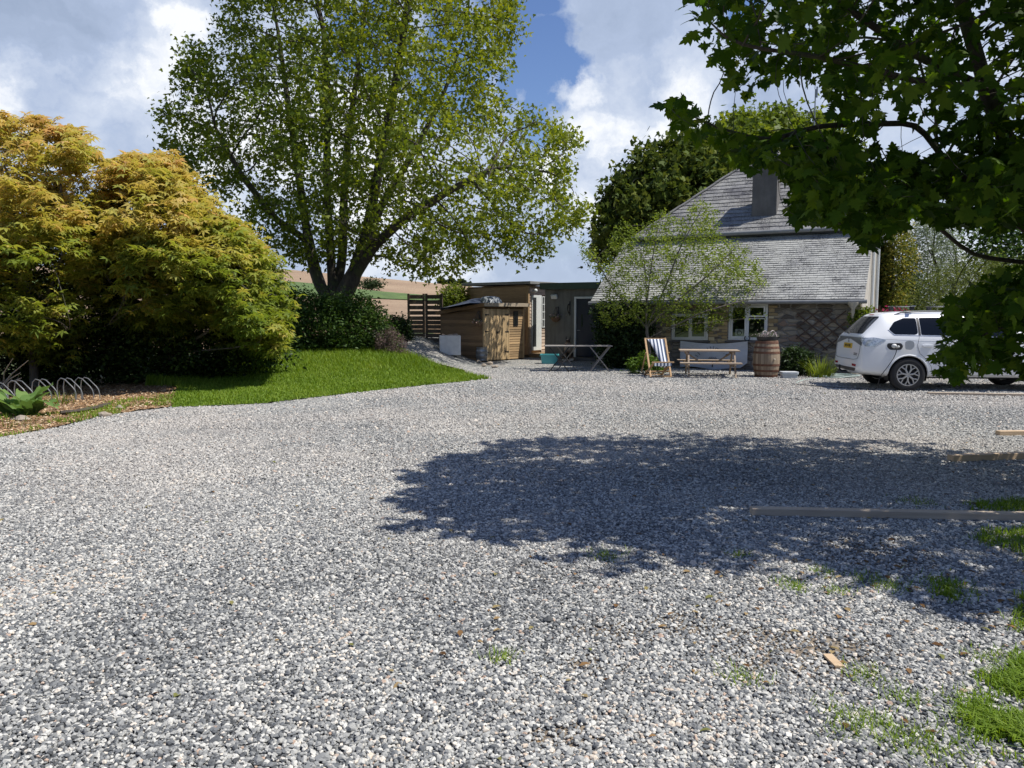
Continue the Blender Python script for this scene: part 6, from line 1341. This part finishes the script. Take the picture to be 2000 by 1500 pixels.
def line(name,pts,side,mat,parent,w=.007,off=.0015):
    V=[]; pp=[]
    for a,b in zip(pts[:-1],pts[1:]):
        k=max(1,int((Vector(b)-Vector(a)).length/.04)); pp+= [Vector(a).lerp(Vector(b),i/k) for i in range(k)]
    pp.append(Vector(pts[-1])); q=[]
    for p in pp:
        if side in 'RL': s=-1 if side=='R' else 1; h=bvh.ray_cast(Vector((p.x,s*2,p.y)),Vector((0,-s,0)))
        else: h=bvh.ray_cast(Vector((-1,p.x,p.y)),Vector((1,0,0)))
        if h[0] is not None: q.append(h[0]+Vector((0,0,0)))
    m=MB(); m.tube(q,w/2,5); return m.build(name,mat,parent)
for sd in 'RL':
    patch('side_window',[(.60,1.27),(.70,1.17),(1.10,1.165),(1.155,1.19),(1.155,1.50),(.92,1.50),(.72,1.42)],sd,M_tint,car)
    patch('side_window',[(1.22,1.16),(1.93,1.145),(1.93,1.515),(1.22,1.505)],sd,M_tint,car)
    patch('side_window',[(2.03,1.145),(2.92,1.12),(3.00,1.15),(2.62,1.505),(2.03,1.515)],sd,M_tint,car)
    for a,b in ((1.165,1.21),(1.94,2.02)): patch('door_pillar',[(a,1.15),(b,1.15),(b,1.51),(a,1.505)],sd,M_trim,car,off=.003,r=.005)
    line('window_trim',[(.58,1.26),(.69,1.155),(1.1,1.147),(2.0,1.13),(3.0,1.105)],sd,M_chrome,car,.014)
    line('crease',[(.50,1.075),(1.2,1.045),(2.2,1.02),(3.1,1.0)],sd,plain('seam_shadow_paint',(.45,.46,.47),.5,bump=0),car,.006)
    line('door_seam',[(1.18,1.15),(1.14,.95),(1.19,.78),(1.33,.66),(1.42,.52),(1.46,.33)],sd,M_trim,car); line('door_seam',[(1.98,1.14),(1.98,.34)],sd,M_trim,car); line('door_seam',[(3.02,1.11),(3.06,.8),(3.05,.34)],sd,M_trim,car); line('door_seam',[(1.46,.33),(3.05,.34)],sd,M_trim,car)
    patch('door_handle',[(1.24,.955),(1.42,.955),(1.43,.925),(1.24,.92)],sd,M_paint,car,off=.028,r=.012); patch('door_handle',[(2.06,.945),(2.24,.945),(2.25,.915),(2.06,.91)],sd,M_paint,car,off=.028,r=.012)
    patch('sill_trim',[(1.40,.30),(3.22,.30),(3.22,.265),(1.40,.265)],sd,M_trim,car,off=.006,r=.005)
    patch('tail_lamp',[(.085,1.09),(.30,1.105),(.54,1.06),(.40,1.0),(.30,.915),(.12,.925),(.095,.96)],sd,M_lens,car,off=.008,r=.02)
    patch('headlamp',[(4.05,.86),(4.45,.78),(4.50,.70),(4.2,.74)],sd,M_lens,car,off=.006,r=.02)
    # wheel arch lining
for xw in (.98,3.65):
    for s in (-1,1):
        m=MB(); N_=28; a0,a1=R(-20),R(200); vs=[]
        for i in range(N_+1):
            a=a0+(a1-a0)*i/N_
            for y in (.60,.858): vs.append((xw+.382*math.cos(a),s*y,.345+.382*math.sin(a)))
        fs=[(2*i,2*i+1,2*i+3,2*i+2) for i in range(N_)]; m.add(vs,fs); m.add([(xw+.382*math.cos(a0+(a1-a0)*i/N_),s*.60,.345+.382*math.sin(a0+(a1-a0)*i/N_)) for i in range(N_+1)],[tuple(range(N_+1))]); m.build('wheel_arch',M_trim,car)
        m=MB(); pts=[]
        for i in range(33):
            a=R(-14)+R(208)*i/32; x=xw+.40*math.cos(a); z=.345+.40*math.sin(a); h=bvh.ray_cast(Vector((x,s*2,z)),Vector((0,-s,0))); 
            if h[0] is not None: pts.append(h[0]+Vector((0,s*.002,0)))
        m.tube(pts,.016,6); m.build('arch_lip',M_paint,car,smooth=True)
        # wheel: tyre and two tone spoked rim
        w=MB(); y0=s*.80; R_=.343
        prof=[(.225,-.10),(.30,-.112),(.328,-.10),(R_,-.075),(R_,.075),(.328,.10),(.30,.112),(.225,.10)]
        N_=44; vs=[]
        for r,dy in prof:
            for j in range(N_): a=2*math.pi*j/N_; vs.append((xw+r*math.cos(a),y0+dy,R_+r*math.sin(a)))
        k=len(prof); w.add(vs,[(i*N_+j,i*N_+(j+1)%N_,((i+1)%k)*N_+(j+1)%N_,((i+1)%k)*N_+j) for i in range(k) for j in range(N_)])
        wh=w.build('wheel',M_tyre,car,smooth=True); yo=y0+s*.098
        rm=MB()
        def disc(r0,r1,y,tk,N=44):
            vs=[]
            for r,dy in ((r0,0),(r1,0),(r1,-tk),(r0,-tk)):
                for j in range(N): a=2*math.pi*j/N; vs.append((xw+r*math.cos(a),y+s*dy,R_+r*math.sin(a)))
            rm.add(vs,[(i*N+j,i*N+(j+1)%N,((i+1)%4)*N+(j+1)%N,((i+1)%4)*N+j) for i in range(4) for j in range(N)])
        disc(.205,.232,yo,.10); disc(.001,.045,yo-s*.012,.05,20)
        for q in range(7):
            a=2*math.pi*q/7+.2; d=Vector((math.cos(a),0,math.sin(a))); c_=Vector((xw,yo-s*.014,R_)); mid=c_+d*.125
            rm.bar(c_+d*.035,mid,.034,.03,up=(0,1,0))
            for sg in (-1,1): a2=a+sg*.27; rm.bar(mid-d*.008,c_+Vector((math.cos(a2),0,math.sin(a2)))*.215,.024,.028,up=(0,1,0))
        rm.build('rim',M_alloy,wh,bevel=.003)
        bk=MB(); vs=[(xw+.21*math.cos(2*math.pi*j/30),yo-s*.07,R_+.21*math.sin(2*math.pi*j/30)) for j in range(30)]; bk.add(vs,[tuple(range(30))]); bk.build('brake_disc',M_trim,wh)
# rear face
patch('rear_window',[(-.60,1.175),(.60,1.175),(.53,1.53),(-.53,1.53)],'B',M_tint,car,off=.006,r=.05)
line('tailgate_seam',[(-.74,1.12),(-.74,.80),(-.70,.66),(-.5,.635),(.5,.635),(.70,.66),(.74,.80),(.74,1.12)],'B',M_trim,car,.010)
patch('tailgate_trim',[(-.80,1.10),(.80,1.10),(.80,.93),(.66,1.055),(-.66,1.055),(-.80,.93)],'B',plain('grey_trim',(.20,.205,.21),.4,.3,bump=0),car,off=.004,r=.008,c0=(0,1.078))
pl=patch('number_plate',[(-.26,.965),(.26,.965),(.26,.855),(-.26,.855)],'B',M_plate,car,off=.010,r=.01,rings=2)
text_mesh('WK14 MKJ',.088,pl,(.052,.002,.882),(R(90),0,R(-90)),M_trim,name='plate_lettering')
for o_ in (pl.children): 
    h=bvh.ray_cast(Vector((-1,0,.91)),Vector((1,0,0)))[0]; o_.location=(h.x-.0125,0,.880); o_.scale=(.92,1,1)
m=MB(); h=bvh.ray_cast(Vector((-1,0,1.02)),Vector((1,0,0)))[0]
for ang in (90,210,330):
    c_=Vector((0,.028*math.cos(R(ang)),.028*math.sin(R(ang)))); u=c_.normalized(); v=Vector((0,-u.z,u.y)); b=Vector((h.x-.008,.0,1.018)); 
    pts=[b+u*.003,b+u*.030+v*.016,b+u*.056,b+u*.030-v*.016]; m.add([p for p in pts]+[p+Vector((.01,0,0)) for p in pts],[(0,1,2,3),(0,4,5,1),(1,5,6,2),(2,6,7,3),(3,7,4,0)])
m.build('badge',M_chrome,car)
for z,w_ in ((.765,.20),(.735,.19)): patch('model_lettering',[(-.62,z+.009),(-.62+w_,z+.009),(-.62+w_,z-.009),(-.62,z-.009)],'B',plain('grey_lettering',(.12,.12,.12),.4,bump=0),car,off=.003,r=.003,rings=2)
patch('rear_reflector',[(-.68,.545),(-.47,.55),(-.47,.505),(-.66,.495)],'B',M_red,car,off=.008,r=.012); patch('rear_reflector',[(.68,.545),(.47,.55),(.47,.505),(.66,.495)],'B',M_red,car,off=.008,r=.012)
patch('lower_bumper',[(-.66,.465),(.66,.465),(.60,.40),(-.60,.40)],'B',M_trim,car,off=.012,r=.03)
m=MB(); m.tube([(.10,0,.36),(-.06,0,.36),(-.10,0,.40),(-.10,0,.45)],.02,8); m.ell((-.10,0,.47),(.028,.028,.028)); m.box((.1,.0,.37),(.06,.5,.05)); m.build('tow_bar',M_trim,car,smooth=True)
m=MB(); m.tube([(.035,-.10,1.19),(.08,.25,1.215)],.008,6); m.ell((.03,-.1,1.185),(.03,.03,.02)); m.build('rear_wiper',M_trim,car)
patch('spoiler_lamp',[(-.14,1.575),(.14,1.575),(.14,1.56),(-.14,1.56)],'B',M_red,car,off=.004,r=.004,rings=2)
# windscreen
vs=[];na,nb=10,8
for j in range(nb+1):
    for i in range(na+1):
        u=-1+2*i/na; x=2.74+(3.42-2.74)*j/nb; y=u*(.53+.10*j/nb); h=bvh.ray_cast(Vector((x-.0,y,3)),Vector((0,0,-1)))
        vs.append(h[0]+h[1]*.006)
m=MB(); m.add(vs,[(j*(na+1)+i,j*(na+1)+i+1,(j+1)*(na+1)+i+1,(j+1)*(na+1)+i) for j in range(nb) for i in range(na)]); m.build('windscreen',mat_glass('car_screen',.35,.25),car,smooth=True)
patch('grille',[(-.45,.78),(.45,.78),(.36,.56),(-.36,.56)],'F',M_trim,car,off=.006,r=.03)
# roof rails and bars
for s in (-1,1):
    m=MB(); pts=[]
    for i in range(15):
        x=.78+1.75*i/14; h=bvh.ray_cast(Vector((x,s*.56,3)),Vector((0,0,-1)))[0]; pts.append((x,s*.56,h.z+(.032 if 0<i<14 else -.004)))
    m.tube(pts,.013,6); m.build('roof_rail',M_trim,car,smooth=True)
    m=MB(); m.box((3.05,s*.97,1.10),(.12,.20,.15)); m.build('door_mirror',M_paint,car,bevel=.035,seg=3)
for x in (1.12,1.92):
    m=MB(); m.box((x,0,1.745),(.075,1.32,.022)); b_=m.build('roof_bar',M_chrome,car,bevel=.006); m=MB(); [m.box((x,s*.56,1.70),(.09,.06,.075)) for s in (-1,1)]; m.build('bar_foot',M_trim,b_,bevel=.01)
# charging flap, plug, cable
fl=patch('charge_recess',[(.55,.99),(.82,.995),(.86,.93),(.82,.855),(.60,.855),(.54,.92)],'R',M_trim,car,off=.004,r=.04)
h=bvh.ray_cast(Vector((.70,-2,.93)),Vector((0,1,0)))[0]
m=MB(); m.ell((.68,h.y-.01,.935),(.055,.03,.045),12,8); m.ell((.76,h.y-.01,.92),(.03,.02,.025),10,6); m.build('socket_cap',plain('white_plastic',(.62,.62,.60),.5),fl,smooth=True)
m=MB(); m.prism(rnd([(.87,1.03),(.93,1.05),(1.02,1.03),(1.03,.93),(.98,.86),(.88,.87)],.03),h.y-.07,h.y-.055); m.v=[(x,y-(x-.87)*.35,z) for x,y,z in m.v]; m.build('charge_flap',plain('flap_inner',(.52,.53,.53),.5,var=.05,bump=0),car)
def cw(x,y,z): return tuple(Matrix.Rotation(yaw,3,'Z')@Vector((x,y,z))+Vector(car.location))
cable('charging_cable',[cw(.70,h.y-.02,.93),cw(.70,h.y-.10,.88),cw(.66,h.y-.09,.72),cw(.54,h.y-.07,.50),cw(.42,h.y-.04,.30),cw(.38,h.y+.0,.08),cw(.30,h.y+.15,.03),cw(.0,h.y+.4,.025),cw(-.5,h.y+.7,.025),cw(-1.0,h.y+1.3,.025)],.008,M_black,'thin black charging cable hanging from the open flap of the white car')
# ------------------------------------------------------------------ fallen leaves and bits on the gravel
rl=np.random.default_rng(6)
def litter():
    pts=[]
    for cx,cy,sx_,sy_,n in ((2.6,6.5,2.0,2.0,200),(1.5,3.6,1.6,.8,110),(-1.5,5,3,2.5,70),(3,11,3,3,60),(2.4,4.2,.7,.5,90)):
        pts.append(np.stack([cx+rl.normal(size=n)*sx_,cy+rl.normal(size=n)*sy_],-1))
    p=np.vstack(pts); p=p[in_poly(p,yard)&(p[:,1]>2.3)]; n=len(p); c=np.stack([p[:,0],p[:,1],np.full(n,.020)],-1)
    m=leafmat('fallen_leaf',[(.1,(.10,.05,.02)),(.45,(.24,.14,.06)),(.7,(.32,.24,.12)),(.95,(.16,.17,.05))],trans=.15,rough=.8,nmix=.05)
    tag(leaves(c,.036,lf_simple(.55),'leaf_litter',m,None,rl,up=.8,droop=0,jit=.6),'thin scatter of dry fallen leaves and bits on the gravel','litter',kind='stuff')
litter()
